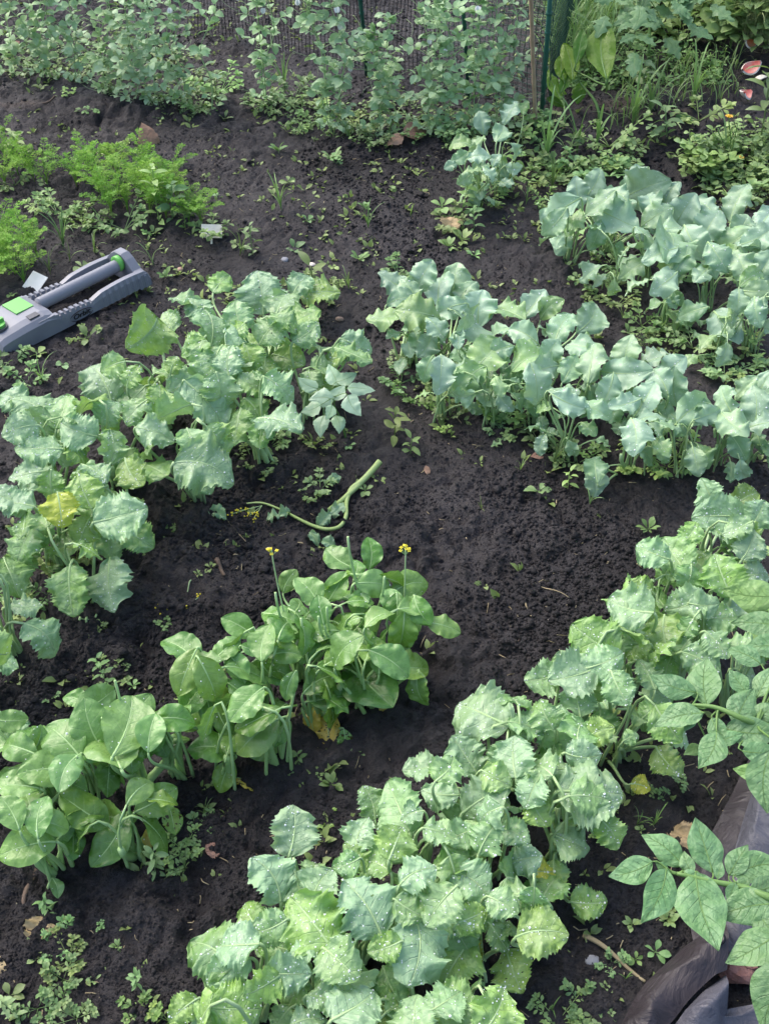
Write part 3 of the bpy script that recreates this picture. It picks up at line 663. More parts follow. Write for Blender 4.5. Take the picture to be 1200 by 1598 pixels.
potato((1300, 1420), 'potato plant spreading pointed oval leaves over the brown tarp', [(1230, 1400, .33), (1160, 1385, .33), (1108, 1375, .33), (1055, 1363, .33)],
'''1034 1320 135 72;1097 1314 95 74;984 1361 198 74;1027 1402 240 84;1096 1424 275 86;1152 1340 60 56;1185 1350 10 80 d;1160 1416 190 100;1175 1482 215 100;1205 1555 245 120
1070 1345 110 32;1083 1370 330 32;1031 1352 150 22;1122 1357 80 26;1160 1378 30 30;1140 1395 250 34;1200 1385 20 60;1200 1450 300 60''')

# ------------------------------------------------------------------ goosefoot beside the left kale
def leafy(name, label, cat, base, kind, mat, lf, h, stem_r=.002, extra=None, group=None):
    b = G(*base); root = thing(name, b, label, cat, group); k = parse(lf)
    C0 = [P(q[0], q[1], q[5] if q[5] is not None else h) for q in k]; top = np.mean(C0, 0); top[2] = h*.95
    mb = MB(); ax = bez(b-Z*.01, b+Z*h*.5, top-Z*h*.3, top, 8); mb.tube(ax, np.linspace(stem_r*1.5, stem_r*.6, 8), 0, 6); mb.build('stem', M['ribdark'], root, origin=b)
    for (x, y, a, l, fl, hf) in k:
        mb = MB(); (b0, bd, r0), C = leaflet(mb, kind, x, y, a, l, hf if hf is not None else h)
        s0 = min(ax, key=lambda q: abs(q[2]-(b0[2]-.015))); d = np.linalg.norm(s0-b0)
        mb.tube(bez(s0, s0+(b0-s0)*.4, b0-bd*d*.3, b0, 5), np.linspace(stem_r*.6, r0, 5), 1, 5)
        mb.build('leaf', [mat, M['ribdark'], M['drop']], root, color=flagcol(fl, rng, kind), origin=b)
    return root, b
leafy('goosefoot_plant', 'blue green goosefoot with triangular leaves beside the path end of the left kale', 'weed', (540, 690), 'goosefoot', M['collard'],
'''520 583 110 40 b;543 590 30 36 b;565 606 0 44 b;500 620 180 40 b;550 635 300 40 b;500 665 265 36 b .06;515 645 250 26;530 662 280 30 - .08;478 600 150 36;530 612 60 30 b;485 640 200 34''', .15)

# ------------------------------------------------------------------ peas
def pea(base, top, label, n_nodes=11, size=1., pale=.2, flowers=2, lean=.03):
    b = G(*base); h = top[2]; T = P(*top); root = thing('pea_plant', b, label, 'pea plant', 'pea plants along the netting')
    sm = MB(); fo = MB(); fl = MB(); q = np.random.default_rng(int(base[0]*7+base[1]))
    for vine in range(1 if n_nodes < 10 else 2):
        off = q.normal(size=3)*A(.03, .03, .03)*(vine > 0)
        mid = (b+T)/2+A(q.normal()*lean, q.normal()*.03, 0)
        ax = spline([b-Z*.01+off*A(.4, .4, 0), b+(T-b)*.25+A(q.normal()*.015, 0, 0)+off*.5, mid+off, b+(T-b)*.78+A(q.normal()*.02, 0, 0)+off, T+off], 40)
        sm.tube(ax, np.linspace(.0022, .0012, 40), 0, 5)
        for k in range(n_nodes):
            f = (k+.6)/n_nodes; c = ax[int(f*39)]; az = (k*2.6+q.random()*1.2)
            d = nrm(A(math.cos(az), math.sin(az)*.8-.25, .35+.3*q.random())); sz = size*(.0275 if f > .2 else .019)*(1-.25*f)
            for sg in (-1, 1):                               # stipules clasping the vine
                t = nrm(A(sg*math.cos(az+1.57), sg*math.sin(az+1.57), .5)); n = nrm(Z+d*.5+q.normal(size=3)*.3); t = nrm(t-n*np.dot(t, n))
                small(fo, c+t*sz*.7, t, n, sz*1.5, sz*1.05)
            L = .050*size*(.6+.7*q.random()); tip = c+d*L; rach = bez(c, c+d*L*.4, tip-Z*.005, tip+A(0, 0, -.01), 5); sm.tube(rach, .0009, 0, 4)
            for pr in range(2 if q.random() < .7 else 1):
                cc = c+d*L*(.55+.4*pr); sd_ = nrm(np.cross(d, Z))
                for sg in (-1, 1):
                    t = nrm(sd_*sg+d*.6+q.normal(size=3)*.2); n = nrm(Z*.8+nrm(CAM-c)*.25+q.normal(size=3)*.35); t = nrm(t-n*np.dot(t, n))
                    small(fo, cc+t*sz*.75, t, n, sz*1.35, sz*.9)
            if q.random() < .6:                              # tendril
                e = tip+d*.06; sm.tube(bez(tip, tip+d*.03, e+q.normal(size=3)*.02, e+q.normal(size=3)*.03, 7), .0005, 0, 4)
        for k in range(6):                                   # leafy tip
            n = nrm(q.normal(size=3)+Z); t = nrm(Z*1.2+q.normal(size=3)*.6); t = nrm(t-n*np.dot(t, n)); small(fo, ax[-1]+t*.012, t, n, .03*size, .02*size)
    for k in range(flowers):
        fl = MB()
        c = b+(T-b)*(.62+.36*q.random())+A(q.normal()*.04, -.03, 0); s = .011
        for j in range(3):
            t = nrm(A(q.normal()*.5, -.5, 1)); n = nrm(A((j-1)*.8, -1, .3)); t = nrm(t-n*np.dot(t, n)); small(fl, c+t*s*.3, t, n, s*1.7, s*1.7)
        sm.tube([c, (c+b+(T-b)*.7)/2, b+(T-b)*.7], .0008, 0, 4); fl.build('flower', M['petal'], root, origin=b)
    sm.build('vine', M['rib'], root, origin=b); fo.build('foliage', M['pea'], root, color=(.1*q.random(), pale, 0, 1), origin=b)
def small(mb, C, t, n, L, W, nu=6, point=.85, fold=.12):
    u = np.linspace(0, 1, nu); w_ = np.maximum(np.sin(math.pi*u**point)**.7*W/2, .0003); s = np.cross(t, n); v = A(-1, 0, 1)
    Pt = C+t*((u-.5)*L)[:, None, None]+s*(w_[:, None]*v)[..., None]+n*((w_[:, None]*np.abs(v))*fold*2-(((u-.5)*2)**2)[:, None]*L*.1)[..., None]
    mb.grid(Pt, 0, np.stack(np.broadcast_arrays(u[:, None], (v+1)[None, :]/2), -1))
M['petal'] = simple('white_petals', (.85, .85, .78), (.9, .9, .85), .5)
PEAS = [((20, 120), (5, -30, .36), 'pea plant in the upper left photo corner'),
 ((70, 125), (60, -40, .38), 'second pea plant from the upper left photo corner'),
 ((120, 130), (118, -40, .38), 'pea plant with a yellowish tip, third from the upper left photo corner'),
 ((165, 150), (160, -25, .38), 'bushy pea plant, fourth from the upper left photo corner'),
 ((205, 165), (195, -20, .4), 'pea plant at the thickest part of the left pea row'),
 ((245, 170), (225, -30, .42), 'pea plant with pale leaves just right of the thickest part of the left pea row'),
 ((285, 175), (265, -10, .4), 'pea plant straggling low over the soil, second from the left row right end'),
 ((330, 180), (320, -40, .46), 'pea plant at the right end of the left pea row with bare tendrils'),
 ((415, 165), (400, -50, .5), 'pea plant standing alone in the gap before the black netting'),
 ((520, 210), (485, -30, .5), 'tall pea plant with white flowers, left end of the middle pea clump'),
 ((545, 215), (535, -35, .52), 'tall pea plant with a white flower, second from the left of the middle clump'),
 ((590, 215), (575, 60, .32), 'shorter pea plant with round leaves in the middle clump'),
 ((625, 200), (610, 30, .38), 'thin pea plant with upright tip between the two halves of the middle clump'),
 ((665, 215), (655, 15, .42), 'pea plant at the left of the dense right half of the pea clump'),
 ((700, 215), (690, 10, .42), 'dense pea plant in the middle of the right half of the pea clump'),
 ((740, 205), (745, 0, .44), 'pea plant with a hanging white flower in front of the green netting'),
 ((775, 200), (775, -30, .48), 'tallest pea plant of the right half of the pea clump'),
 ((800, 195), (800, 70, .3), 'pea plant with side shoots reaching to the bamboo cane')]
for i, (b_, t_, lab) in enumerate(PEAS): pea(b_, t_, lab, n_nodes=9 if (t_[2] <= .3 or i in (7, 12)) else 13, pale=.15+.35*rng.random(), flowers=(2 if i in (8, 9, 10, 15, 16) else int(rng.random() < .3)), size=1.1)

# ------------------------------------------------------------------ netting, posts, cane
M['netblack'] = simple('black_plastic', (.012, .012, .014), None, .5)
M['netgreen'] = simple('green_plastic_mesh', (.015, .055, .04), (.02, .08, .055), .5)
M['post'] = simple('green_coated_metal', (.02, .10, .08), (.03, .12, .10), .4)
M['bamboo'] = simple('bamboo', (.50, .36, .27), (.36, .24, .17), .6)
def net(mb, a, b, height, cell, r, sag=.02, q=None, skewx=0., m=0):
    a = np.asarray(a); b = np.asarray(b); L = np.linalg.norm((b-a)[:2]); n = int(L/cell); k = int(height/cell); d = (b-a)/n; nn = nrm(A(-(b-a)[1], (b-a)[0], 0))
    def pt(i, j):
        x, z = i*cell, j*cell
        o = nn*((vnoise(x*3., z*3., 41)-.5)*sag*2)+nrm(d)*((vnoise(x*7., z*7., 42)-.5)*cell*1.2)+Z*((vnoise(x*7., z*7., 43)-.5)*cell*1.2)
        return a+d*i+Z*z+o+nrm(d)*skewx*z
    for i in range(n+1): mb.tube([pt(i, j) for j in range(0, k+1)], r, m, 3, False)
    for j in range(k+1): mb.tube([pt(i, j) for i in range(0, n+1)], r, m, 3, False)
def post(mb, x, y, top, r=.007):
    b = G(x, y); t = P(*top); mb.tube([b-Z*.1, (b+t)/2, t], r, 0, 8); 
    for k in range(8): c = b+(t-b)*(k+.5)/8; mb.tube([c-Z*.006, c+Z*.006], r*1.25, 0, 6)
f = thing('garden_netting', G(330, 60), 'black garden netting behind the peas on green posts', 'netting')
f.location = (0, 0, 0)
mb = MB(); net(mb, G(300, 45), G(560, 105), .75, .018, .0015, .03); net(mb, G(560, 105, .0), G(690, 140), .75, .018, .0015, .03)
mb.build('net', M['netblack'], f)
for (x, y, tp) in ((574, 110, (556, -60, .5)), (735, 150, (715, -60, .55))):
    mb = MB(); post(mb, x, y, tp); mb.build('post', M['post'], f)
f = thing('green_mesh_fence', (0, 0, 0), 'green plastic mesh fence behind the bamboo cane', 'netting')
mb = MB(); net(mb, G(690, 140), G(850, 170), .75, .02, .0013, .015); net(mb, G(850, 170), G(900, 60), .75, .02, .0013, .015)
mb.build('net', M['netgreen'], f)
mb = MB(); post(mb, 846, 172, (862, -60, .62), .008); mb.build('post', M['post'], f)
b = G(838, 190); t = P(826, -60, .68); mb = MB(); ax = np.linspace(b-Z*.05, t, 26); rad = np.array([.0062+(.0016 if i % 6 == 3 else 0) for i in range(26)])
mb.tube(ax, rad, 0, 10); tag(mb.build('bamboo_cane', M['bamboo'], origin=b), 'thin bamboo cane upright before the green mesh fence', 'cane')

# ------------------------------------------------------------------ carrots
def carrot_proto(q):
    st = MB(); fo = MB()
    for k in range(9):
        az = q.random()*6.28; out = .03+.09*q.random(); H = .10+.09*q.random(); tip = A(math.cos(az)*out, math.sin(az)*out, H)
        ax = bez(A(0, 0, 0), A(0, 0, H*.5), tip*A(.6, .6, 1), tip, 12); st.tube(ax, np.linspace(.0014, .0006, 12), 0, 4)
        for i in range(4, 12):
            T = nrm(ax[min(i+1, 11)]-ax[i-1]); s = nrm(np.cross(T, Z+q.normal(size=3)*.2)); l1 = .034*(1.15-i/13)*(1 if i < 11 else .7)
            for sg in (-1, 1):
                d = nrm(s*sg+T*.7+Z*.15*q.normal()); e = ax[i]+d*l1
                for j in range(4):
                    c = ax[i]+d*l1*(j+1)/4; s2 = nrm(np.cross(d, Z+q.normal(size=3)*.3))
                    for s3 in (-1, 1, 0):
                        if s3 == 0 and j < 3: continue
                        dd = nrm(s2*s3*1.0+d*.8+q.normal(size=3)*.15); l2 = .0115*(1.2-j*.18)
                        n = nrm(np.cross(dd, s2)+Z*.2+q.normal(size=3)*.3); w_ = nrm(np.cross(dd, n))*.0012
                        fo.add([c-w_*.5, c+w_*.5, c+dd*l2*.6+w_, c+dd*l2, c+dd*l2*.6-w_], [(0, 1, 2, 3, 4)])
                fo.add([ax[i]-T*.0005, ax[i]+T*.0005, e+T*.0003, e-T*.0003], [(0, 1, 2, 3)])
    return st, fo
protos = []
for k in range(4):
    st, fo = carrot_proto(np.random.default_rng(60+k)); r = thing('carrot_plant', (0, 0, 0), None, 'carrot', 'carrots')
    st.build('stalks', M['carrot'], r); o = fo.build('fronds', M['carrot'], r); protos.append([r, False])
def pick(pl):
    e = pl[int(rng.random()*len(pl))]
    if not e[1]: e[1] = True; return e[0]
    return copy_tree(e[0])
CAR = [(115, 290, 'left end of the main carrot clump'), (140, 275, 'main carrot clump'), (160, 310, 0), (180, 275, 0), (195, 330, 0), (205, 295, 0), (225, 280, 0), (245, 310, 0), (230, 335, 0), (255, 340, 0), (275, 320, 0),
       (290, 345, 0), (310, 350, 0), (170, 335, 0), (265, 290, 0), (150, 300, 0), (215, 310, 0)]
def put(o, x, y, s=1.): p = G(x, y); o.location = p; o.rotation_euler.z = rng.random()*6.28; o.scale = (s, s, s*(.85+.3*rng.random())); return o
for (x, y, l) in CAR:
    o = put(pick(protos), x+6, y+4, .74); o['label'] = 'bright green feathery carrot in the big clump beside the grey plant marker'; o['group'] = 'carrots in the big clump'
for (x, y) in ((5, 410), (-10, 430), (25, 425), (15, 395), (-20, 400), (40, 440), (60, 400), (-5, 445)):
    o = put(pick(protos), x, y+5, .8); o['label'] = 'feathery carrot in the clump at the left photo edge above the sprinkler'; o['group'] = 'carrots at the left edge above the sprinkler'
for (x, y) in ((10, 250), (30, 275), (55, 285), (-10, 270), (10, 290), (75, 290)):
    o = put(pick(protos), x, y, .7); o['label'] = 'carrot mixed with grey weeds at the left photo edge, upper clump'; o['group'] = 'carrots in the upper left clump'
for e in protos:
    if not e[1]:
        for c in list(e[0].children): bpy.data.objects.remove(c)
        bpy.data.objects.remove(e[0])

# ------------------------------------------------------------------ weeds
def rosette(q, n=9, L=.03, W=.35, up=.5, stem=0., mat='weed'):
    mb = MB(); c = A(0, 0, stem)
    if stem: mb.tube([A(0, 0, -.01), A(.002, 0, stem*.5), c], .0012, 0, 4)
    for k in range(n):
        az = k*2.4+q.random()*.6; u_ = up*(.4+q.random()); d = nrm(A(math.cos(az), math.sin(az), u_)); l = L*(.6+.6*q.random())
        n_ = nrm(Z-d*np.dot(Z, d)+q.normal(size=3)*.2); d = nrm(d-n_*np.dot(d, n_)); small(mb, c+d*l*.65, d, n_, l, l*W*1.5, 6, 1.4)
        mb.tube([c, c+d*l*.3], .0007, 0, 3)
    return mb
def purslane(q, arms=5, R=.06):
    mb = MB()
    for k in range(arms):
        az = k*6.28/arms+q.random(); d = A(math.cos(az), math.sin(az), 0); tip = d*R*(.6+.6*q.random())+Z*(.01+.03*q.random()); ax = bez(A(0, 0, 0), Z*.012+d*R*.3, tip-d*.01, tip, 7)
        mb.tube(ax, .0011, 0, 4)
        for i in range(2, 7):
            for sg in (-1, 1):
                s = np.cross(d, Z)*sg; t = nrm(s+d*.6+Z*.3+q.normal(size=3)*.2); n = nrm(Z+q.normal(size=3)*.3); t = nrm(t-n*np.dot(t, n)); l = .017*(.7+.5*q.random())
                small(mb, ax[i]+t*l*.6, t, n, l, l*.55, 5, 1.3)
        for j in range(4): a = j*1.57; t = nrm(A(math.cos(a), math.sin(a), .5)); n = nrm(Z-t*.5); small(mb, tip+t*.006, t, n, .012, .008, 5, 1.3)
    return mb
def upright(q, H=.09, pairs=6):
    mb = MB(); tip = A(q.normal()*.01, q.normal()*.01, H); ax = bez(A(0, 0, -.01), Z*H*.4, tip-Z*H*.3, tip, pairs+2); mb.tube(ax, .0013, 0, 4)
    for i in range(1, pairs+2):
        for sg in (0, 3.14):
            az = i*1.57+sg+q.random()*.5; d = nrm(A(math.cos(az), math.sin(az), .5)); l = .032*(.6+.5*q.random()); n = nrm(Z+q.normal(size=3)*.3); t = nrm(d-n*np.dot(d, n))
            small(mb, ax[i]+t*l*.6, t, n, l, l*.45, 6)
    return mb
def tuft(q, n=7, L=.09, W=.0035, lean=.6):
    mb = MB()
    for k in range(n):
        az = q.random()*6.28; d = A(math.cos(az), math.sin(az), 0); l = L*(.5+.7*q.random()); ln = lean*(.3+q.random()); e = d*l*ln+Z*l*(1-.45*ln)
        ax = bez(A(0, 0, 0), Z*l*.45, e*A(.6, .6, 1.05), e-Z*l*.1*ln, 8); s = nrm(np.cross(d, Z)); w_ = W*np.sin(np.linspace(.6, 3.1, 8))*.5
        Pt = np.stack([ax-s*w_[:, None], ax+Z*-.0006, ax+s*w_[:, None]], 1); mb.grid(Pt, 0, np.stack(np.broadcast_arrays(np.linspace(0, 1, 8)[:, None], A(0, .5, 1)[None, :]), -1))
    return mb
def clover(q, n=7):
    mb = MB()
    for k in range(n):
        az = q.random()*6.28; c = A(math.cos(az)*.03*q.random()**.5, math.sin(az)*.03*q.random()**.5, .015+.03*q.random()); mb.tube([A(0, 0, 0), c*A(.6, .6, .6), c], .0006, 0, 3)
        for j in range(3):
            a = az+j*2.09; t = nrm(A(math.cos(a), math.sin(a), .1)); n_ = nrm(Z+q.normal(size=3)*.15); t = nrm(t-n_*np.dot(t, n_)); small(mb, c+t*.007, t, n_, .013, .013, 5, 1.3)
    return mb
Q = np.random.default_rng(99)
WP = {}
def proto(key, name, mbs, mat, cat):
    L = []
    for m_ in mbs:
        o = m_.build(name, M[mat]); o['category'] = cat; L.append([o, False])
    WP[key] = L
proto('r', 'weed_seedling', [rosette(Q, 7, .028), rosette(Q, 10, .035, .3, .8, .01), rosette(Q, 5, .03, .4, .3, .015), rosette(Q, 4, .02, .5, .2, .012)], 'weed', 'weed')
proto('p', 'purslane_plant', [purslane(Q), purslane(Q, 4, .05), purslane(Q, 7, .075)], 'weed', 'weed')
proto('u', 'upright_weed', [upright(Q), upright(Q, .06, 4), upright(Q, .13, 8)], 'weed', 'weed')
proto('g', 'grass_tuft', [tuft(Q), tuft(Q, 4, .07), tuft(Q, 11, .13, .004, .5)], 'grass', 'grass')
proto('c', 'clover_plant', [clover(Q), clover(Q, 10), clover(Q, 5)], 'weed', 'clover')
def inst(key, x, y, s=1., label=None, group=None, col=None):
    e = WP[key][int(rng.random()*len(WP[key]))]
    if not e[1]: e[1] = True; o = e[0]
    else: o = e[0].copy(); COL.objects.link(o)
    p = G(x, y, .002); o.location = p; o.rotation_euler = (rng.normal()*.12, rng.normal()*.12, rng.random()*6.28); k = s*(.8+.4*rng.random())*float(np.interp(y, [0, 350, 700, 1100, 1600], [1., 1., .8, .55, .5])); o.scale = (k, k, k)
    o.color = col or (max(0, rng.normal(.12, .12)), .1+.35*rng.random(), 0, 1)
    tag(o, label, None, group); return o
KN = {'r': 'small rosette weed', 'p': 'purslane weed', 'u': 'upright leafy weed', 'g': 'thin bladed grass tuft', 'c': 'three leaved clover weed'}
ZONES = [  # label phrase, [(key, x, y, scale)...]
 ('in the lower left corner below the bok choy', 'p 95 1470 1.3;p 110 1500 1.2;p 60 1575 1.3;p 95 1570 1.2;u 80 1430 1.1;r 150 1530 1;p 225 1580 1.3;u 215 1540 1;r 20 1560 1.2;p 100 1530 1;r 240 1450 .6;c 160 1450 .6;p 265 1595 1;r 185 1480 .5;u 30 1590 1.2;p 120 1590 1.1;r 60 1500 .8'),
 ('at the foot of the near bok choy clump', 'p 310 1300 1.2;p 290 1330 1.1;u 245 1370 1.1;g 290 1360 .7;r 330 1290 1.1;u 230 1340 1;r 345 1310 .7;p 275 1350 1;g 320 1275 1;r 270 1390 .7'),
 ('on the soil between the bok choy and the right kale row', 'u 470 1195 .9;r 465 1235 1.2;r 520 1230 1;r 560 1175 .7;p 510 1285 .8;r 450 1210 .8;c 500 1215 .6'),
 ('at the foot of the left kale row', 'p 120 870 1.2;p 75 930 1.3;p 40 960 1.3;p 20 930 1.1;u 130 850 1;p 420 700 1.3;p 400 730 1.1;c 435 690 1;u 415 715 .8;p 490 700 1;c 160 985 .7;g 75 900 .9'),
 ('behind the back of the far bok choy plants', 'p 185 1060 1;u 175 1085 1.1;r 110 1095 1;p 75 1095 .8;r 210 1075 .9;c 270 830 .8;r 330 970 .6;c 260 985 1'),
 ('on the open soil round the pulled stalk', 'u 615 690 1.2;u 640 715 1;r 570 770 .9;r 590 755 .8;p 500 765 1;p 485 780 .9;r 545 700 .6;c 690 680 .8;r 660 610 1;r 760 790 .7;g 810 740 .6;r 330 890 .7;r 310 900 .5;g 750 800 .6;r 355 850 .4'),
 ('under the left end of the middle collards', 'p 625 600 1.2;p 640 630 1.1;u 690 640 1;g 670 640 .7;p 700 655 .9;r 750 650 1;c 615 570 .8;p 680 605 1.1'),
 ('at the foot of the middle collard row', 'p 790 660 1.4;p 840 690 1.3;c 800 690 1.1;p 870 710 1.3;p 820 640 1.1;p 900 725 1.2;g 860 730 .9;r 920 765 1;r 840 775 1.1;u 885 765 1;c 760 620 1;p 950 720 1.2;p 990 730 1.1;g 1010 740 1;p 1040 730 1.2;c 1080 720 1;g 920 790 1;p 1060 710 1;r 1010 830 1;p 780 680 1;p 735 640 1.1'),
 ('on the path between the two collard beds', 'p 1050 530 1.4;p 1080 545 1.3;p 1130 590 1.4;p 1110 560 1.1;c 1160 545 1.2;p 1180 560 1.2;g 1030 520 1;r 980 520 1;p 960 480 1.3;p 930 450 1.3;r 900 440 1.1;p 1010 545 1;r 1190 590 1;c 1150 600 1;g 970 500 .8;p 945 420 1.3;r 880 420 1;p 1170 600 1.1;p 1000 510 1.1'),
 ('on the rough soil right of the carrots', 'r 450 290 .9;g 440 330 1;r 380 395 1.3;g 375 400 1.1;r 350 370 1.1;u 395 400 1;r 520 255 1.2;c 530 260 1.3;r 570 330 .7;g 575 360 .8;r 480 350 .7;r 610 300 .9;g 640 340 .8;r 700 390 .8;r 660 360 .7;p 620 430 .9;r 610 420 .8;p 650 445 .8;r 560 410 .9;r 520 420 .8;g 545 455 .9;r 460 390 1;r 740 400 .9;u 490 470 1.6;p 500 455 1;r 340 310 .7;r 435 240 .8;r 330 240 .7'),
 ('round the sprinkler on the left', 'g 110 410 1.3;g 150 400 1.2;g 240 415 1.3;r 140 535 1.3;p 135 530 1;p 20 570 1.2;u 15 590 1.2;r 60 560 1;g 70 600 .7;r 100 575 1;r 260 435 .8;r 280 430 1;g 215 470 .5;g 100 390 1.5;r 130 425 1;p 45 600 1;r 20 465 1;g 80 430 1'),
 ('among the weeds at the foot of the carrots', 'p 110 345 1.2;p 130 355 1.2;p 90 335 1.2;c 170 350 1.2;u 250 350 1.4;u 270 345 1.6;p 195 360 1.2;r 240 365 1.2;g 160 350 1;p 60 330 1;r 230 370 1;u 290 360 1.1;p 330 370 1.2;r 370 385 1;u 20 240 1.5;u 40 260 1.4;r 70 290 1.2;p 25 290 1.2'),
 ('on the soil below the upper left peas', 'r 75 130 .9;r 65 145 1;r 90 150 .9;r 130 180 .9;c 145 185 .9;r 200 225 .5;c 110 155 .8;r 290 140 .9;r 310 150 .8;g 310 155 1;r 250 190 .6;p 150 110 1.2;p 60 105 1.1;r 350 190 .8'),
 ('in the weeds at the foot of the pea clump', 'p 400 170 1.3;p 430 175 1.3;c 440 160 1.2;g 445 145 1.4;p 470 180 1.5;p 490 195 1.4;u 520 215 1.3;c 500 175 1.2;p 560 210 1.4;p 590 225 1.2;g 545 220 1.2;p 650 215 1.3;c 690 220 1.3;p 720 215 1.2;p 345 145 1.3;c 350 130 1.3;u 340 160 1.4;p 460 155 1.3;g 605 215 1;p 300 175 1.2;p 250 160 1.2;c 180 140 1.2;p 100 120 1.3'),
 ('at the foot of the lone young collards', 'g 730 300 1.3;g 750 330 1.3;g 770 310 1.2;u 720 335 1.2;u 800 270 1.6;u 815 250 1.6;p 700 355 1.1;p 815 290 1.4;g 820 320 1;r 690 330 1.2;u 740 360 1;p 760 320 1.4;r 720 380 1'),
 ('on the low bank right of the bamboo cane', 'g 850 260 1.8;g 900 240 2;g 880 250 1.8;c 830 220 1.6;c 860 210 1.6;p 880 270 1.6;p 910 280 1.6;c 950 270 1.6;g 985 200 2.2;g 1010 190 2;u 1000 160 1.8;c 1020 220 1.7;p 950 230 1.4;g 945 150 1.8;g 1080 165 2;g 1060 140 1.8;p 1090 190 1.6;c 985 250 1.3;p 1000 290 1.2;g 930 230 2;u 1040 215 1.4;r 1130 220 1.2;g 860 300 1.2;p 870 290 1.5;p 850 320 1.1;c 915 270 1.4;u 970 120 2;r 1080 240 1'),
 ('round the yellow flowered weed in the upper right', 'c 1080 260 2;c 1100 280 2;p 1120 290 1.9;c 1090 240 1.8;p 1160 270 1.8;u 1180 240 2;c 1140 230 1.8;p 1190 300 1.6;c 1070 280 1.6;g 1130 250 2;r 1110 305 1.4;p 1150 295 1.6;c 1110 250 1.8'),
 ('on the pebbly soil left of the brown tarp', 'c 1010 1240 .9;c 1030 1250 .9;g 990 1290 .9;g 1020 1290 .8;r 1020 1490 1;r 1040 1440 .9;c 1045 1420 .9;r 945 1545 1;p 905 1565 1.2;p 925 1580 1.3;g 860 1580 1.3;g 975 1530 .9;p 955 1505 1;c 930 1310 .9;r 985 1445 .8;c 900 1590 1;r 1000 1300 1;p 870 1595 1;r 990 1500 .7;c 1060 1230 .8'),
]
for phrase, s in ZONES:
    for r in s.split(';'):
        k, x, y, sc = r.split(); inst(k, float(x), float(y), float(sc), KN[k]+' '+phrase, 'weeds '+phrase)
for L in WP.values():
    for e in L:
        if not e[1]: bpy.data.objects.remove(e[0])

# tiny sprouts beyond counting over the whole plot
mb = MB()
def sprout(x, y, s, q):
    b = G(x, y, .001)
    n = int(2+q.random()*4)
    for k in range(n):
        az = q.random()*6.28; d = nrm(A(math.cos(az), math.sin(az), .2+.6*q.random())); l = s*(.006+.011*q.random()); n_ = nrm(Z-d*np.dot(Z, d)+q.normal(size=3)*.3); d = nrm(d-n_*np.dot(d, n_)); small(mb, b+d*l*.7+Z*.002, d, n_, l, l*.5, 4)
def inside(x, y): return vnoise(x/90., y/60., 77) > .42
k = 0
while k < 1500:
    x = rng.random()*1220-10; y = rng.random()**1.5*1598
    dens = .9 if y < 480 else .35
    if x > 600 and 740 < y < 1050: dens = .08
    if rng.random() > dens or not inside(x, y): continue
    sprout(x, y, 1+rng.random(), rng); k += 1
tag(mb.build('tiny_sprouts', M['weed'], color=(.15, .2, 0, 1)), 'scattered tiny green sprouts over the dark soil', 'sprouts', kind='stuff')

def patch(name, label, poly, n, q, hmin, hmax, kind='leaf', L=.02, mat='weed', col=(.1, .25, 0, 1)):
    mb = MB(); poly = np.array(poly, float); lo = poly.min(0); hi = poly.max(0); k = 0
    while k < n:
        x, y = lo+(hi-lo)*q.random(2); c = False
        for i in range(len(poly)):
            a, b = poly[i], poly[i-1]
            if (a[1] > y) != (b[1] > y) and x < (b[0]-a[0])*(y-a[1])/(b[1]-a[1])+a[0]: c = not c
        if not c: continue
        b = G(x, y); k += 1; h = hmin+(hmax-hmin)*q.random()**1.5
        if kind == 'leaf':
            t0 = b+A(q.normal()*.015, q.normal()*.015, h); mb.tube([b, (b+t0)/2+q.normal(size=3)*.004, t0], .0008, 0, 3)
            for j in range(6):
                az = j*2.4+q.random(); d = nrm(A(math.cos(az), math.sin(az), .3*q.normal())); n_ = nrm(Z+q.normal(size=3)*.35); d = nrm(d-n_*np.dot(d, n_)); l = L*(.6+.8*q.random()); small(mb, b+(t0-b)*(1-j*.13)+d*l*.6, d, n_, l, l*(.4+.4*q.random()), 5, .9+.6*q.random())
        else:
            az = q.random()*6.28; d = A(math.cos(az), math.sin(az), 0); l = h; ln = .2+.8*q.random(); e = d*l*ln+Z*l*(1-.4*ln); ax = bez(b, b+Z*l*.5, b+e*A(.6, .6, 1.05), b+e-Z*l*.12*ln, 7); s = np.cross(d, Z); w_ = .0042*np.sin(np.linspace(.6, 3.1, 7))*.5
            mb.grid(np.stack([ax-s*w_[:, None], ax, ax+s*w_[:, None]], 1), 0, np.stack(np.broadcast_arrays(np.linspace(0, 1, 7)[:, None], A(0, .5, 1)[None, :]), -1))
    return tag(mb.build(name, M[mat], color=col), label, 'ground cover', kind='stuff')
q5 = np.random.default_rng(5)
patch('ground_cover', 'low weedy ground cover under the peas', [(385, 150), (400, 185), (470, 215), (580, 235), (820, 225), (820, 170), (560, 160), (450, 150)], 250, q5, .01, .05, L=.015)
patch('ground_cover', 'low weeds under the upper left peas', [(-20, 60), (-20, 115), (150, 140), (260, 185), (350, 185), (330, 100), (200, 60)], 240, q5, .01, .08, L=.018)
patch('weedy_bank', 'green weeds covering the bank right of the bamboo cane', [(850, 300), (830, 200), (860, 150), (960, 140), (1120, 140), (1120, 90), (1000, 60), (870, 60), (880, 120), (850, 170), (870, 270), (1000, 290), (960, 240)], 230, q5, .02, .08, L=.022)
patch('weedy_bank', 'leafy weeds round the yellow flowers in the upper right', [(1060, 250), (1080, 300), (1210, 310), (1210, 190), (1150, 230), (1090, 220)], 150, q5, .02, .10, L=.022)
patch('long_grass', 'long grass behind the green mesh fence', [(850, 120), (950, 130), (960, -60), (850, -60)], 900, q5, .15, .42, kind='grass', mat='grass')
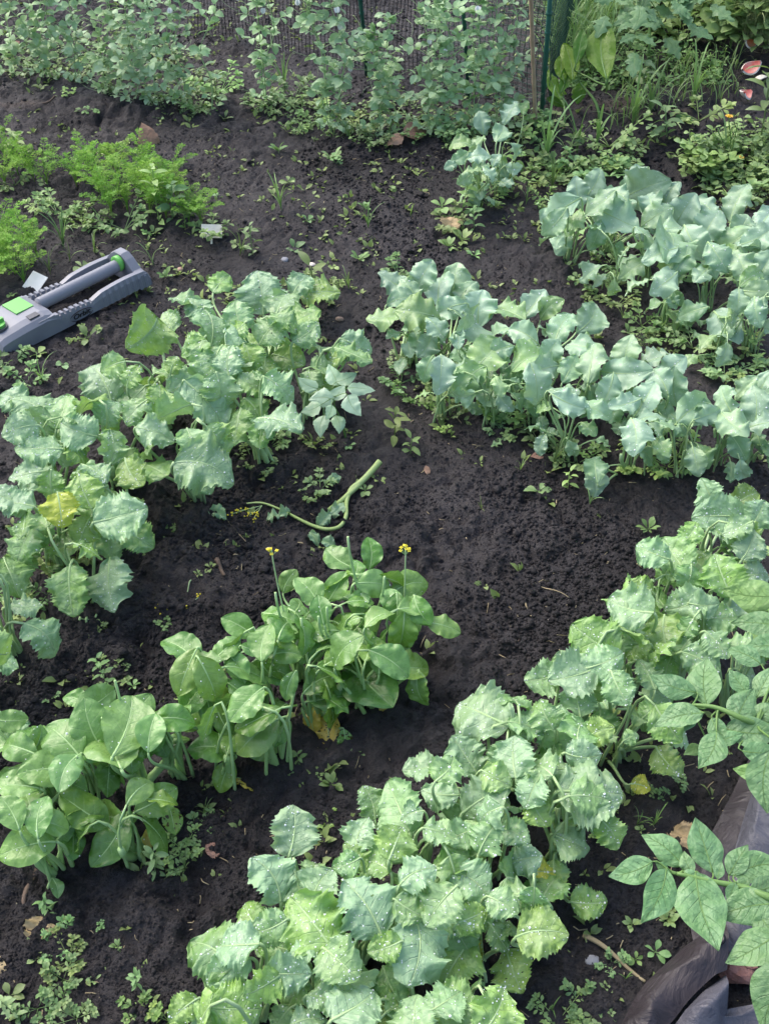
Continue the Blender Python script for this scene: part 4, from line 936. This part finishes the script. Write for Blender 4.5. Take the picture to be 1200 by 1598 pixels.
patch('long_grass', 'grass on the bank among the fruit rinds', [(950, 210), (1150, 160), (1150, 100), (960, 110)], 260, q5, .05, .15, kind='grass', mat='grass')
patch('background_foliage', 'mixed green growth behind the tomato leaves', [(880, 60), (1260, 90), (1260, -160), (860, -160)], 750, q5, .05, .32, L=.05)
M['hay'] = leafmat('dry_grass', (.22, .28, .10), (.36, .40, .18), blue=(.4, .45, .25), vs_=0, trans=.2)
patch('cut_grass_heap', 'heap of pale cut grass in the upper right photo corner', [(1120, 40), (1230, 90), (1230, -60), (1130, -60)], 900, q5, .10, .28, kind='grass', mat='hay')

# ------------------------------------------------------------------ big weeds and tomato in the upper right
leafy('dock_plant', 'dock with one large upright bright green leaf right of the bamboo cane', 'weed', (935, 190), 'dock', M['dock'],
'''937 78 92 112 l .28;890 95 100 70 l .22;905 70 80 60 - .3;875 150 120 50 l .1;900 145 60 50 - .1''', .2, .004)
leafy('broadleaf_weed', 'bright leafy weed hugging the foot of the green mesh fence', 'weed', (880, 200), 'dock', M['dock'],
'''862 130 110 60 l .16;885 120 70 56 - .18;870 160 150 40 - .1;898 155 40 44 - .1;880 175 250 34 l .05;875 105 95 50 l .2''', .15, .003)
leafy('broadleaf_weed', 'broad leaved weed on the bare bank below the grass', 'weed', (1010, 225), 'choy', M['tomato'],
'''1060 195 20 44 - .08;1035 205 160 36 - .06;1030 190 100 30 - .09;1000 220 200 30 - .05;1045 215 330 30 - .03''', .08, .002)
def compound(root, b, base, tip, h0, h1, n, L, q, mat, kind='lobed', col=(.05, .4, 0, 1)):
    mb = MB(); p0 = P(base[0], base[1], h0); p1 = P(tip[0], tip[1], h1); ax = bez(p0, p0+(p1-p0)*.35+Z*.04, p0+(p1-p0)*.7+Z*.03, p1, 12)
    mb.tube(ax, np.linspace(.0026, .001, 12), 1, 5)
    for k in range(n):
        f = .25+.7*k/n; c = ax[int(f*11)]; T = nrm(ax[min(int(f*11)+1, 11)]-ax[int(f*11)-1])
        for sg in (-1, 1):
            s = nrm(np.cross(T, Z))*sg; n_ = nrm(Z+nrm(CAM-c)*.4+q.normal(size=3)*.2); t = nrm(s+T*.6-Z*.3); t = nrm(t-n_*np.dot(t, n_)); l = L*(1-.25*f)*(.8+.3*q.random())
            blade(mb, kind, c+t*l*.55, t, n_, l)
    T = nrm(ax[-1]-ax[-2]); n_ = nrm(Z+nrm(CAM-p1)*.5); t = nrm(T-n_*np.dot(T, n_)); blade(mb, kind, p1+t*L*.5, t, n_, L*1.15)
    mb.build('leaf', [M[mat], M['ribdark'], M['drop']], root, color=col, origin=b)
b = G(1010, 110); root = thing('tomato_plant', b, 'young tomato plant with drooping lobed leaves in the upper right', 'tomato plant')
mb = MB(); mb.tube(bez(b-Z*.02, b+Z*.12, P(1010, -20, .3), P(1010, -60, .34), 8), np.linspace(.006, .004, 8), 0, 7); mb.build('stem', M['ribdark'], root, origin=b)
q6 = np.random.default_rng(6)
for (ba, ti, h0, h1, n) in (((992, 0), (990, 85), .34, .22, 4), ((1040, 0), (1075, 40), .34, .24, 4), ((980, -20), (945, 25), .34, .3, 3), ((1030, -30), (1110, 10), .36, .3, 4), ((1000, -10), (1040, 60), .33, .2, 3), ((1010, -30), (1000, 10), .36, .36, 3)):
    compound(root, b, ba, ti, h0+.03, h1+.05, n, .095, q6, 'tomato')
leafy('broadleaf_weed', 'broad rounded leaf plant in front of the cut grass heap', 'weed', (1140, 70), 'choy', M['tomato'], '''1130 25 10 60 - .2;1150 15 340 40 - .2;1110 40 200 40 - .15''', .17, .002)
b = G(1135, 265); root = thing('yellow_flower_weed', b, 'leggy weed with small yellow orange flowers near the upper right collards', 'weed')
M['orange'] = simple('orange_petals', (.62, .36, .03), (.66, .42, .03), .5)
st = MB(); hd = MB()
for (x, y, h) in ((1137, 182, .22), (1154, 246, .10), (1150, 195, .2), (1120, 200, .17), (1145, 215, .16)):
    t = P(x, y, h); st.tube(bez(b, b+Z*h*.5, t-Z*.03, t, 8), .0018, 0, 5)
    if x in (1137, 1154):
        for j in range(8): a = j*.785; d = A(math.cos(a), math.sin(a), .25); n_ = nrm(Z-d*.25); small(hd, t+d*.007, nrm(d-n_*np.dot(d, n_)), n_, .013, .008)
        hd.blob(t+Z*.002, .005, 3, 0, 4, .1); hd.build('flower', M['orange'], root, origin=b); hd = MB()
st.build('stem', M['ribdark'], root, origin=b)

# ------------------------------------------------------------------ sprinkler
M['grey'] = simple('grey_plastic', (.225, .235, .27), (.195, .205, .24), .38, 20, .05)
M['lime'] = simple('lime_green_plastic', (.15, .48, .10), (.14, .44, .09), .35, 20, .03)
M['ink'] = simple('dark_print', (.015, .015, .02), None, .5)
M['dkgrey'] = simple('dark_grey_plastic', (.08, .085, .10), None, .45)
M['brass'] = simple('dull_hose_end', (.30, .24, .15), (.20, .16, .10), .5)
So = G(36, 552); Se = G(238, 452); ex = nrm(A(*(Se-So)[:2], 0)); ey = A(-ex[1], ex[0], 0); SL = .46
zb = max(So[2], Se[2])+.010; S0 = A(Se[0], Se[1], zb)-ex*SL
sp = thing('lawn_sprinkler', S0, 'grey oscillating lawn sprinkler with lime green dial lying on the soil', 'sprinkler'); sp.rotation_euler.z = math.atan2(ex[1], ex[0]); sp.scale.z = 1.05
W_ = .15
def rail(y0, side):
    xs = np.linspace(.10, SL, 181); mb = MB(); rows = []
    for x in xs:
        if x < .15: top = .046
        elif x < .265: top = .040-(x-.15)*.07+.0035*(1 if ((x-.15) % .0165) < .011 else -1)
        elif x < .30: top = .032+(x-.265)/.035*.010
        else: top = .042+.004*math.sin((x-.3)/.15*3.14)
        if x > SL-.02: top *= math.sqrt(max(0, 1-((x-(SL-.02))/.0205)**2))*.5+.5
        bot = .0 if x < .2 or x > .42 else .004
        rib = .0022 if (x > .30 and ((x*100) % 2.) < 1.) else 0
        yo = -side*(rib); 
        a_, b_ = y0, y0+side*.022
        rows.append([(x, a_+yo-side*.004, bot), (x, a_+yo, top*.72), (x, a_+side*.004, top), (x, b_-side*.004, top), (x, b_, top*.72), (x, b_, bot)])
    P_ = np.array(rows); mb.grid(P_)
    for e in (0, -1): mb.add(P_[e], [tuple(range(6))])
    return mb
for y0, sd_ in ((0, 1), (W_, -1)):
    r_ = rail(y0, sd_).build('rail', M['grey'], sp, smooth=False)
def loft(mb, rings, m=0):
    P_ = np.array([r+[r[0]] for r in rings]); mb.grid(P_, m)
    for e in (0, -1): mb.add(P_[e][:-1], [tuple(range(len(rings[0])))], m)
mb = MB()
def ring(x, h, y0=0., y1=W_): return [(x, y0-.003, 0.), (x, y0, h*.7), (x, y0+.012, h*.9), (x, y0+.03, h), (x, y1-.03, h), (x, y1-.012, h*.9), (x, y1, h*.7), (x, y1+.003, 0.)]
loft(mb, [ring(-.02, .03), ring(-.015, .045), ring(.0, .05), ring(.06, .056), ring(.125, .058), ring(.15, .05), ring(.158, .03)])
mb.build('gear_housing', M['grey'], sp, smooth=False)
mb = MB(); loft(mb, [[(x, .062, .054), (x, .062, .0600), (x, .125, .0600), (x, .125, .054)] for x in (.075, .128)]); mb.build('cover_panel', M['lime'], sp, smooth=False)
mb = MB(); loft(mb, [[(x, .016, .045), (x, .018, .0575), (x, .036, .0585), (x, .036, .045)] for x in (.085, .115)]); mb.build('label_recess', M['dkgrey'], sp, smooth=False)
mb = MB(); mb.tube([A(.012, .055, .05), A(.012, .055, .058)], .026, 0, 28); hs_ = mb.build('dial', M['dkgrey'], sp, smooth=False)
mb = MB(); mb.tube([A(.012, .055, .0575), A(.012, .055, .065)], .021, 0, 24); mb.box(A(.012, .055, .069), (.04, .009, .009)); mb.build('knob', M['lime'], hs_, smooth=False)
mb = MB(); tx = np.linspace(.15, .425, 40); mb.tube([A(x, W_/2, .047) for x in tx], [.0165+(.0006 if i % 2 else 0) for i in range(40)], 0, 24); mb.build('spray_tube', M['grey'], sp)
mb = MB(); th = np.linspace(0, 6.2832, 25); mb.tube([A(.408, W_/2, .052), A(.4085, W_/2, .052), A(.421, W_/2, .052), A(.4215, W_/2, .052)], [.017, .0215, .0215, .017], 0, 28); mb.build('ring', M['lime'], sp)
mb = MB(); prof_ = [(0, 0), (0, .036), (.025, .042), (.05, .066), (.068, .078), (.097, .078), (.115, .066), (.14, .042), (W_, .036), (W_, 0)]
loft(mb, [[(x, y, z*k) for y, z in prof_] for x, k in ((.424, .96), (.428, 1.), (.448, 1.), (.453, .95))]); mb.build('end_bracket', M['grey'], sp, smooth=False)
mb = MB(); mb.tube([A(-.06, W_*.45, .022), A(-.05, W_*.45, .022), A(-.045, W_*.45, .022), A(-.015, W_*.45, .022)], [.013, .017, .017, .014], 0, 16); mb.build('hose_coupling', M['brass'], sp)
fc = bpy.data.curves.new('lettering', 'FONT'); fc.body = 'Orbit'; fc.size = .024; fc.extrude = .0003; fc.align_x = 'CENTER'; fc.align_y = 'CENTER'; fc.shear = .2; fc.offset = .0005
to = bpy.data.objects.new('lettering', fc); COL.objects.link(to); bpy.context.view_layer.update()
tm = bpy.data.meshes.new_from_object(to.evaluated_get(bpy.context.evaluated_depsgraph_get())); bpy.data.objects.remove(to)
tm.materials.clear(); tm.materials.append(M['ink']); lo_ = bpy.data.objects.new('lettering', tm); COL.objects.link(lo_); lo_.parent = sp
lo_.location = (.222, -.0040, .0165); lo_.rotation_euler = (R_(82), 0, 0); lo_.scale = (1.0, .72, 1)
mb = MB()
for s0, s1 in ((.15, 3.0), (3.3, 6.1)):
    a = np.linspace(s0, s1, 24); mb.tube([A(.222+.036*math.cos(q), -.0046+.0022*math.sin(q), .0165+.0112*math.sin(q)) for q in a], np.sin(np.linspace(.1, 3.04, 24))*.0011+.0002, 0, 5)
mb.build('oval_mark', M['ink'], sp)

# ------------------------------------------------------------------ tarp, brick piece
def tarpmat(name, c1, c2, rough):
    g = N(name); n = g.ramp(g.noise(9, 5, .6), .35, .65); g.l(g.mix(n, c1, c2), g.p.inputs['Base Color'])
    g.l(g.m('ADD', rough-.1, g.m('MULTIPLY', g.ramp(g.noise(25, 4), .3, .7), .3)), g.p.inputs['Roughness']); g.p.inputs['Specular IOR Level'].default_value = .55
    b = g.bump(g.noise(14, 5, .6, dist=1.), .6, .02); b = g.bump(g.noise(900, 1), .15, .0006, b); g.l(b, g.p.inputs['Normal']); return g.mat
M['tarpb'] = tarpmat('brown_tarp', (.028, .022, .027), (.042, .034, .041), .52); M['tarpg'] = tarpmat('grey_tarp_side', (.065, .065, .082), (.095, .095, .12), .48)
def sheet(name, cols, z0, mat, parent, wr=.012, nu=60, nv=50, seed=0, th=.0012, zfun=None, org=None):
    """cols: polylines (photo pixels, height) laid side by side; the sheet is drawn between them"""
    C = np.array([spline(np.array([G(x, y, z) for x, y, z in c]), nv) for c in cols]); Pt = np.array([spline(C[:, j], nu) for j in range(nv)]).transpose(1, 0, 2)
    X, Y = Pt[..., 0], Pt[..., 1]
    w1 = 1-np.abs(vnoise(X*6+Y*9, Y*5-X*7, seed)-.5)*2; w2 = 1-np.abs(vnoise(X*17-Y*8, Y*19, seed+1)-.5)*2
    Pt = Pt.copy(); Pt[..., 2] += z0+wr*(w1**3)+wr*.5*w2**3
    mb = MB(); mb.grid(Pt); lo = Pt-A(0, 0, th); mb.grid(lo[::-1]); 
    for e in (Pt[0], Pt[-1], Pt[:, 0], Pt[:, -1]): mb.grid(np.stack([e, e-A(0, 0, th)]))
    return mb.build(name, mat, parent, origin=org)
tb = G(1200, 1450); tp = thing('tarp', tb, 'wet brown tarp with grey underside folded over, in the lower right corner', 'tarp')
sheet('underside', [[(1185, 1195, .01), (1150, 1300, .02), (1125, 1400, .015), (1120, 1470, .015), (1130, 1508, .012)], [(1215, 1200, .02), (1200, 1300, .05), (1180, 1400, .03), (1160, 1460, .03), (1150, 1505, .012)], [(1400, 1200, .02), (1420, 1350, .03), (1440, 1450, .02), (1450, 1480, .02), (1460, 1500, .02)]], .022, M['tarpg'], tp, .014, seed=3, org=tb)
sheet('brown_side', [[(1168, 1185, .0), (1128, 1268, .0), (1062, 1395, .0), (1070, 1440, .0), (1082, 1490, .0), (1100, 1520, .0)], [(1200, 1185, .012), (1158, 1270, .02), (1100, 1395, .02), (1105, 1440, .018), (1112, 1490, .015), (1125, 1520, .015)], [(1230, 1185, .01), (1210, 1270, .012), (1170, 1395, .01), (1160, 1440, .008), (1150, 1490, .006), (1150, 1515, .004)]], .016, M['tarpb'], tp, .01, seed=5, org=tb)
sheet('underside', [[(1112, 1600, .01), (1112, 1660, .01)], [(1150, 1588, .01), (1160, 1660, .01)], [(1300, 1575, .02), (1300, 1660, .02)], [(1450, 1560, .01), (1450, 1660, .02)]], .02, M['tarpg'], tp, .015, seed=9, org=tb)
sheet('folded_hem', [[(960, 1620, .0), (990, 1565, .0), (1020, 1530, .0), (1060, 1500, .015), (1116, 1462, .03)], [(985, 1625, .02), (1015, 1580, .035), (1045, 1550, .04), (1080, 1522, .05), (1117, 1500, .05)], [(1010, 1645, .01), (1040, 1615, .02), (1065, 1585, .03), (1095, 1558, .035), (1119, 1545, .035)]], .03, M['tarpb'], tp, .014, seed=11, org=tb)
sheet('underside', [[(1015, 1650, .005), (1045, 1618, .01), (1078, 1580, .02), (1119, 1548, .02)], [(1060, 1650, .02), (1080, 1620, .045), (1100, 1595, .05), (1120, 1570, .04)], [(1110, 1660, .01), (1112, 1640, .01), (1118, 1615, .01), (1124, 1600, .01)]], .03, M['tarpg'], tp, .014, seed=15, org=tb)
gc = G(1100, 1507, .092); mb = MB(); th = np.linspace(0, 6.2832, 29); gn = nrm(Z+nrm(CAM-gc)*.6); g1 = nrm(np.cross(gn, A(0, 1, 0))); g2 = np.cross(gn, g1)
mb.tube([gc+(g1*math.cos(a)+g2*math.sin(a))*.0085 for a in th], .0028, 0, 8, False)
M['black'] = simple('black_metal', (.01, .01, .012), None, .25); gr = mb.build('grommet', M['black'], tp, origin=tb)
mb = MB(); mb.tube([gc-gn*.002, gc-gn*.0012], .0075, 0, 20); mb.build('grommet_hole', simple('grommet_inside', (.10, .105, .12), None, .5), gr); bpy.context.view_layer.update(); o = gr.children[0]; o.location = -tb
M['brick'] = simple('red_brick', (.20, .09, .075), (.26, .15, .13), .85, 40, .8, bd=.004)
c = G(1150, 1528, .02); mb = MB(); mb.blob(A(0, 0, 0), .024, 5, 0, 5, .35, (1.25, .75, .7)); mb.blob(A(.014, .01, .004), .014, 8, 0, 4, .4); tag(mb.build('brick_fragment', M['brick'], origin=A(0, 0, 0), smooth=False), 'broken piece of red brick on the tarp gap, lower right corner', 'brick').location = c

# ------------------------------------------------------------------ markers, rinds, stones, dead leaves, stalks
M['paper'] = simple('weathered_card', (.80, .77, .66), (.62, .59, .50), .8, 60, .3); M['white'] = simple('white_plastic', (.88, .88, .85), (.82, .82, .78), .5)
def marker(px, py, h, wd, ht, lean, rz, mat, name, label):
    b = G(px, py); mb = MB(); r = MB()
    mb.box(A(0, 0, 0), (wd, .0018, ht)); r.box(A(0, 0, -ht*.5-h*.5), (.006, .0015, h))
    t = thing(name, b, label, 'plant marker'); Mx = Matrix.Translation(Vector((0, 0, h*.8)))@Matrix.Rotation(rz, 4, 'Z')@Matrix.Rotation(lean, 4, 'X')@Matrix.Rotation(.15, 4, 'Y')
    a = mb.build('tag_plate', mat, t, smooth=False); a.matrix_local = Mx; c = r.build('stake', mat, t, smooth=False); c.matrix_local = Mx
marker(332, 372, .03, .062, .045, R_(-58), R_(12), M['paper'], 'plant_marker', 'weathered grey tag at the foot of the bright carrot clump')
marker(58, 450, .025, .055, .055, R_(-60), R_(-25), M['white'], 'plant_marker', 'clean white tag behind the sprinkler')
M['rindred'] = simple('red_rind_inside', (.68, .10, .07), (.72, .42, .36), .45, 22); M['rindwhite'] = simple('pale_rind', (.72, .66, .58), (.78, .74, .68), .5)
M['rindorange'] = simple('orange_rind', (.72, .20, .06), (.62, .34, .2), .45, 20)
def rind(px, py, r, rot, mats, label, arc=1.05, wdt=.62):
    c = G(px, py, .035); mb = MB(); A_, B_ = np.meshgrid(np.linspace(-arc, arc, 16), np.linspace(-wdt, wdt, 10), indexing='ij'); taper = np.cos(A_/arc*1.35)**.7
    for sc_, m_ in ((1., 0), (.86, 1)):
        q = 1+.06*(vnoise(A_*3, B_*3, 61)-.5); Pt = np.stack([np.sin(A_)*r*sc_*q, np.sin(B_*taper)*np.cos(A_)*r*sc_, (1-np.cos(B_*taper)*np.cos(A_))*r*sc_+(1-sc_)*r], -1); mb.grid(Pt, m_)
        if sc_ == 1.: E = Pt
    for a_, b_ in ((E[:, 0], Pt[:, 0]), (E[:, -1], Pt[:, -1])): mb.grid(np.stack([a_, b_]), 0)
    o = mb.build('fruit_rind', mats, origin=A(0, 0, 0)); o.location = c; o.rotation_euler = rot; tag(o, label, 'fruit scrap')
rind(1162, 82, .042, (.9, .3, .5), [M['rindwhite'], M['rindorange']], 'orange and white scrap of fruit rind, topmost of the three in the corner')
rind(1166, 124, .046, (.55, -.3, .35), [M['rindwhite'], M['rindred']], 'pink and white wedge of fruit rind lying beside a tan scrap')
rind(1156, 166, .042, (.5, .2, .9), [M['rindwhite'], M['rindred']], 'red and white scrap of fruit rind, lowest of the three in the corner')
rind(1182, 132, .03, (2.8, .3, 1.2), [M['paper'], M['paper']], 'tan curled scrap lying against the pink and white rind', 1., .9)
M['dry'] = leafmat('dry_leaf', (.26, .15, .10), (.36, .22, .15), vein=(.42, .3, .2), blue=(.3, .2, .15), rough=.7, trans=.1, vs_=.3)
M['tan'] = leafmat('tan_leaf', (.42, .32, .17), (.5, .38, .2), vein=(.5, .42, .25), blue=(.4, .32, .2), rough=.7, trans=.1, vs_=.3)
def flat_leaf(name, px, py, a, l, mat, label, kind='goosefoot', tilt=.35, h=.015, bend=.8):
    mb = MB(); (x_, C) = leaflet(mb, kind, px, py, a, l, gz(*P(px, py)[:2])+h, tilt, bend=bend); tag(mb.build(name, [mat, mat, mat], origin=C), label, 'leaf')
flat_leaf('dead_leaf', 230, 212, 110, 44, M['dry'], 'large triangular dry brown leaf behind the carrots', h=.03, tilt=.6)
flat_leaf('dead_leaf', 652, 205, 20, 44, M['dry'], 'dry reddish brown leaf under the right half of the pea clump', h=.03)
flat_leaf('dead_leaf', 615, 218, 200, 30, M['dry'], 'curled rusty leaf at the left of the reddish one under the peas', h=.03)
flat_leaf('dead_leaf', 667, 735, 280, 17, M['dry'], 'small shrivelled brown leaf on the open soil under the middle collards', 'potato')
flat_leaf('dead_leaf', 62, 1455, 250, 38, M['tan'], 'tan withered leaf in the weeds of the lower left corner', 'kale')
flat_leaf('dead_leaf', 0, 1508, 90, 34, M['tan'], 'pale dead leaf cut by the left photo edge', 'potato')
flat_leaf('dead_leaf', 1066, 1305, 140, 48, M['tan'], 'tan dead leaf under the potato leaf tips by the tarp', 'kale')
flat_leaf('dead_leaf', 335, 1325, 30, 26, M['dry'], 'small brown curled leaf between the bok choy and the near kale', 'kale')
flat_leaf('dead_leaf', 705, 350, 260, 30, M['tan'], 'yellowish withered leaf below the lone young collards', 'kale')
flat_leaf('dead_leaf', 840, 710, 200, 26, M['dry'], 'brown leaf scrap under the bent collard leaf', 'potato')
flat_leaf('dead_leaf', 25, 68, 60, 22, M['dry'], 'pale dry leaf hanging below the upper left peas', 'potato')
M['stone'] = simple('grey_stone', (.22, .23, .26), (.28, .29, .32), .7, 50); M['chalk'] = simple('chalky_pebble', (.6, .52, .46), (.7, .64, .58), .7, 50); M['tanstone'] = simple('brown_pebble', (.30, .20, .15), (.4, .28, .22), .8, 50)
def stone(px, py, r, mat, label, sq=(1.2, .9, .6)):
    c = G(px, py, r*.35); mb = MB(); mb.blob(A(0, 0, 0), r, int(px), 0, 7, .2, sq); o = mb.build('pebble', M[mat]); o.location = c; o.rotation_euler.z = rng.random()*6; tag(o, label, 'pebble')
stone(924, 1501, .0105, 'stone', 'smooth grey pebble near the tarp'); stone(388, 1257, .007, 'chalk', 'white chip of stone between bok choy and near kale'); stone(379, 1308, .005, 'tanstone', 'small pinkish pebble below the white chip')
stone(492, 1205, .008, 'stone', 'dull grey pebble beside the yellow bok choy leaves'); stone(850, 825, .008, 'stone', 'dark grey pebble on the open soil below the middle collards'); stone(487, 415, .010, 'chalk', 'pale pebble behind the far end of the left kale row')
stone(530, 500, .010, 'tanstone', 'pinkish stone right of the far left row kale'); stone(282, 422, .009, 'tanstone', 'pinkish stone right of the sprinkler end'); stone(445, 407, .011, 'stone', 'grey lump of stone behind the left kale row')
stone(856, 967, .003, 'chalk', 'tiny white speck of stone on the open soil'); stone(228, 1375, .005, 'tanstone', 'tan pebble under the dark round bok choy leaf'); stone(420, 858, .006, 'stone', 'grey pebble left of the bok choy flower shoot')
M['straw'] = simple('dry_straw', (.42, .36, .22), (.30, .24, .14), .7); M['twig'] = simple('brown_twig', (.14, .10, .075), (.09, .065, .05), .8)
def twig(pts, r, mat, label, name='twig', cat='twig', group=None):
    p = [G(x, y, r+.004) for x, y in pts]; c = p[0].copy(); mb = MB(); ax = spline(p, 14); ax[:, 2] += .004*np.sin(np.linspace(0, 7, 14)+pts[0][0]); mb.tube(ax, np.linspace(r, r*.5, 14), 0, 6); tag(mb.build(name, M[mat], origin=c), label, cat, group)
twig([(832, 912), (858, 922), (888, 936)], .0013, 'straw', 'straight piece of pale straw on the open soil', 'straw', 'straw')
twig([(678, 935), (700, 944), (732, 938)], .0013, 'straw', 'curved straw right of the bok choy tip', 'straw', 'straw')
twig([(817, 943), (828, 966)], .0022, 'straw', 'short pale chip of straw below the straight one', 'straw', 'straw')
twig([(795, 1018), (816, 996)], .0014, 'twig', 'thin brown twig left of the scalloped lime kale leaf')
twig([(325, 1278), (360, 1278), (398, 1276)], .0014, 'twig', 'thin twig lying level beside the white stone chip')
twig([(365, 755), (350, 800), (385, 850)], .0012, 'straw', 'thin dry root near the yellow flowers of the pulled stalk')
twig([(365, 870), (376, 872), (378, 895)], .0014, 'straw', 'bent tan root below the pulled stalk')
twig([(465, 850), (485, 858), (500, 880)], .0016, 'straw', 'dry stem behind the bok choy flower shoot')
twig([(460, 715), (490, 700), (525, 690)], .0018, 'twig', 'reddish twig at the path foot of the left kale')
twig([(340, 880), (352, 905)], .006, 'twig', 'dark stubby stick on the soil left of the bok choy shoot')
twig([(910, 1462), (950, 1490), (1005, 1535)], .0045, 'straw', 'thick tan dead stalk pointing to the tarp')
twig([(62, 300), (80, 312), (95, 328)], .009, 'ink', 'piece of black tube at the left of the carrots', 'black_tube', 'tube')
twig([(180, 508), (205, 500), (228, 494)], .0016, 'straw', 'pale straw on the soil below the sprinkler lettering', 'straw', 'straw')
twig([(325, 925), (328, 945), (326, 960), (332, 975)], .0028, 'rib', 'short pale green stem upright on the soil left of the bok choy', 'stem_piece', 'stem')
twig([(300, 905), (293, 925)], .0018, 'rib', 'small green stem sliver above the dropped yellow florets', 'stem_piece', 'stem')
twig([(35, 160), (75, 165), (88, 150)], .005, 'twig', 'dark curved stick on the soil below the upper left peas')
twig([(60, 1360), (45, 1395), (38, 1430)], .006, 'twig', 'brown dead stump at the left under the bok choy')
twig([(1058, 160), (1054, 190), (1062, 205)], .003, 'rib', 'bare pale stem on the bank left of the lowest rind', 'stem_piece', 'stem')
# straw bits and roots beyond counting
mb = MB()
for _ in range(1500):
    x = rng.random()*1220-10; y = rng.random()**1.2*1598
    p = G(x, y, .006); d = nrm(A(rng.normal(), rng.normal(), .15*rng.normal())); l = .004+.026*rng.random()**2.2; r = .0005+.0007*rng.random(); mb.tube([p, p+d*l*.5+rng.normal(size=3)*l*.1, p+d*l+rng.normal(size=3)*l*.12], r, 0, 3)
tag(mb.build('dry_litter', M['straw']), 'fine dry roots and straw bits on the soil', 'litter', kind='stuff')

# the pulled stalk
b = G(540, 800); ps = thing('pulled_stalk', b, 'pulled up green kale stalk with wilted yellow flowers lying on the open soil', 'stalk')
M['stalk'] = simple('green_stalk', (.30, .42, .12), (.38, .50, .20), .45, 12)
mb = MB(); ax = spline([G(593, 738, .035), G(580, 748, .025), G(565, 760, .018), G(548, 772, .014), G(541, 790, .012), G(540, 812, .012), G(530, 828, .012), G(510, 832, .012), G(488, 826, .012), G(465, 815, .012), G(440, 802, .012), G(410, 792, .014), G(385, 791, .01)], 60)
mb.tube(ax, np.interp(np.arange(60), [0, 14, 18, 35, 59], [.0075, .0068, .0050, .0042, .0018]), 0, 10)
mb.tube(spline([G(565, 760, .016), G(548, 775, .014), G(530, 790, .012), G(512, 802, .01)], 12), np.linspace(.007, .005, 12), 0, 8); mb.build('stem', M['stalk'], ps, origin=b)
for (x, y, a, l, fl) in ((525, 797, 225, 34, 'b'), (505, 812, 230, 30, 'b'), (492, 840, 300, 26, 'b'), (514, 848, 330, 26, 'b'), (340, 801, 150, 34, 'b'), (425, 806, 200, 24, 'b'), (445, 800, 20, 24, 'b'), (520, 748, 200, 26, 'b')):
    mb = MB(); (b0, bd, r0), C = leaflet(mb, 'collard', x, y, a, l, gz(*P(x, y)[:2])+.014, .3, ruff=2.2, fold=1.2, bend=1.2); mb.build('wilted_leaf', [M['collard'], M['rib'], M['drop']], ps, color=(.1, .35, 0, 1), origin=b)
mb = MB()
for (x, y) in ((372, 808), (364, 812), (391, 815), (398, 818), (402, 812), (385, 806)):
    t = G(x, y, .02); mb.tube([G(410, 795, .012), t], .0008, 0, 4)
    for j in range(6): mb.blob(t+rng.normal(size=3)*.004, .0020, j, 1, 3, .2)
mb.build('flower', [M['rib'], M['yellow']], ps, origin=b)
for (px, py, lab) in ((272, 965, 'dropped sprig with yellow florets behind the bok choy'), (150, 975, 'thin dried sprig lying on the soil left of the bok choy row')):
    c = G(px, py); mb = MB()
    for j in range(5):
        e = c+A(rng.normal()*.02, rng.normal()*.02, .02+.01*rng.random()); mb.tube([c, (c+e)/2+A(0, 0, .006), e], .001, 0, 4)
        if px == 272:
            for q in range(4): mb.blob(e+rng.normal(size=3)*.004, .0020, q, 1, 3, .2)
        else: mb.blob(e, .003, j, 0, 3, .3, (1, 2, .5))
    tag(mb.build('flower_sprig', [M['rib'], M['yellow']], origin=c), lab, 'sprig')
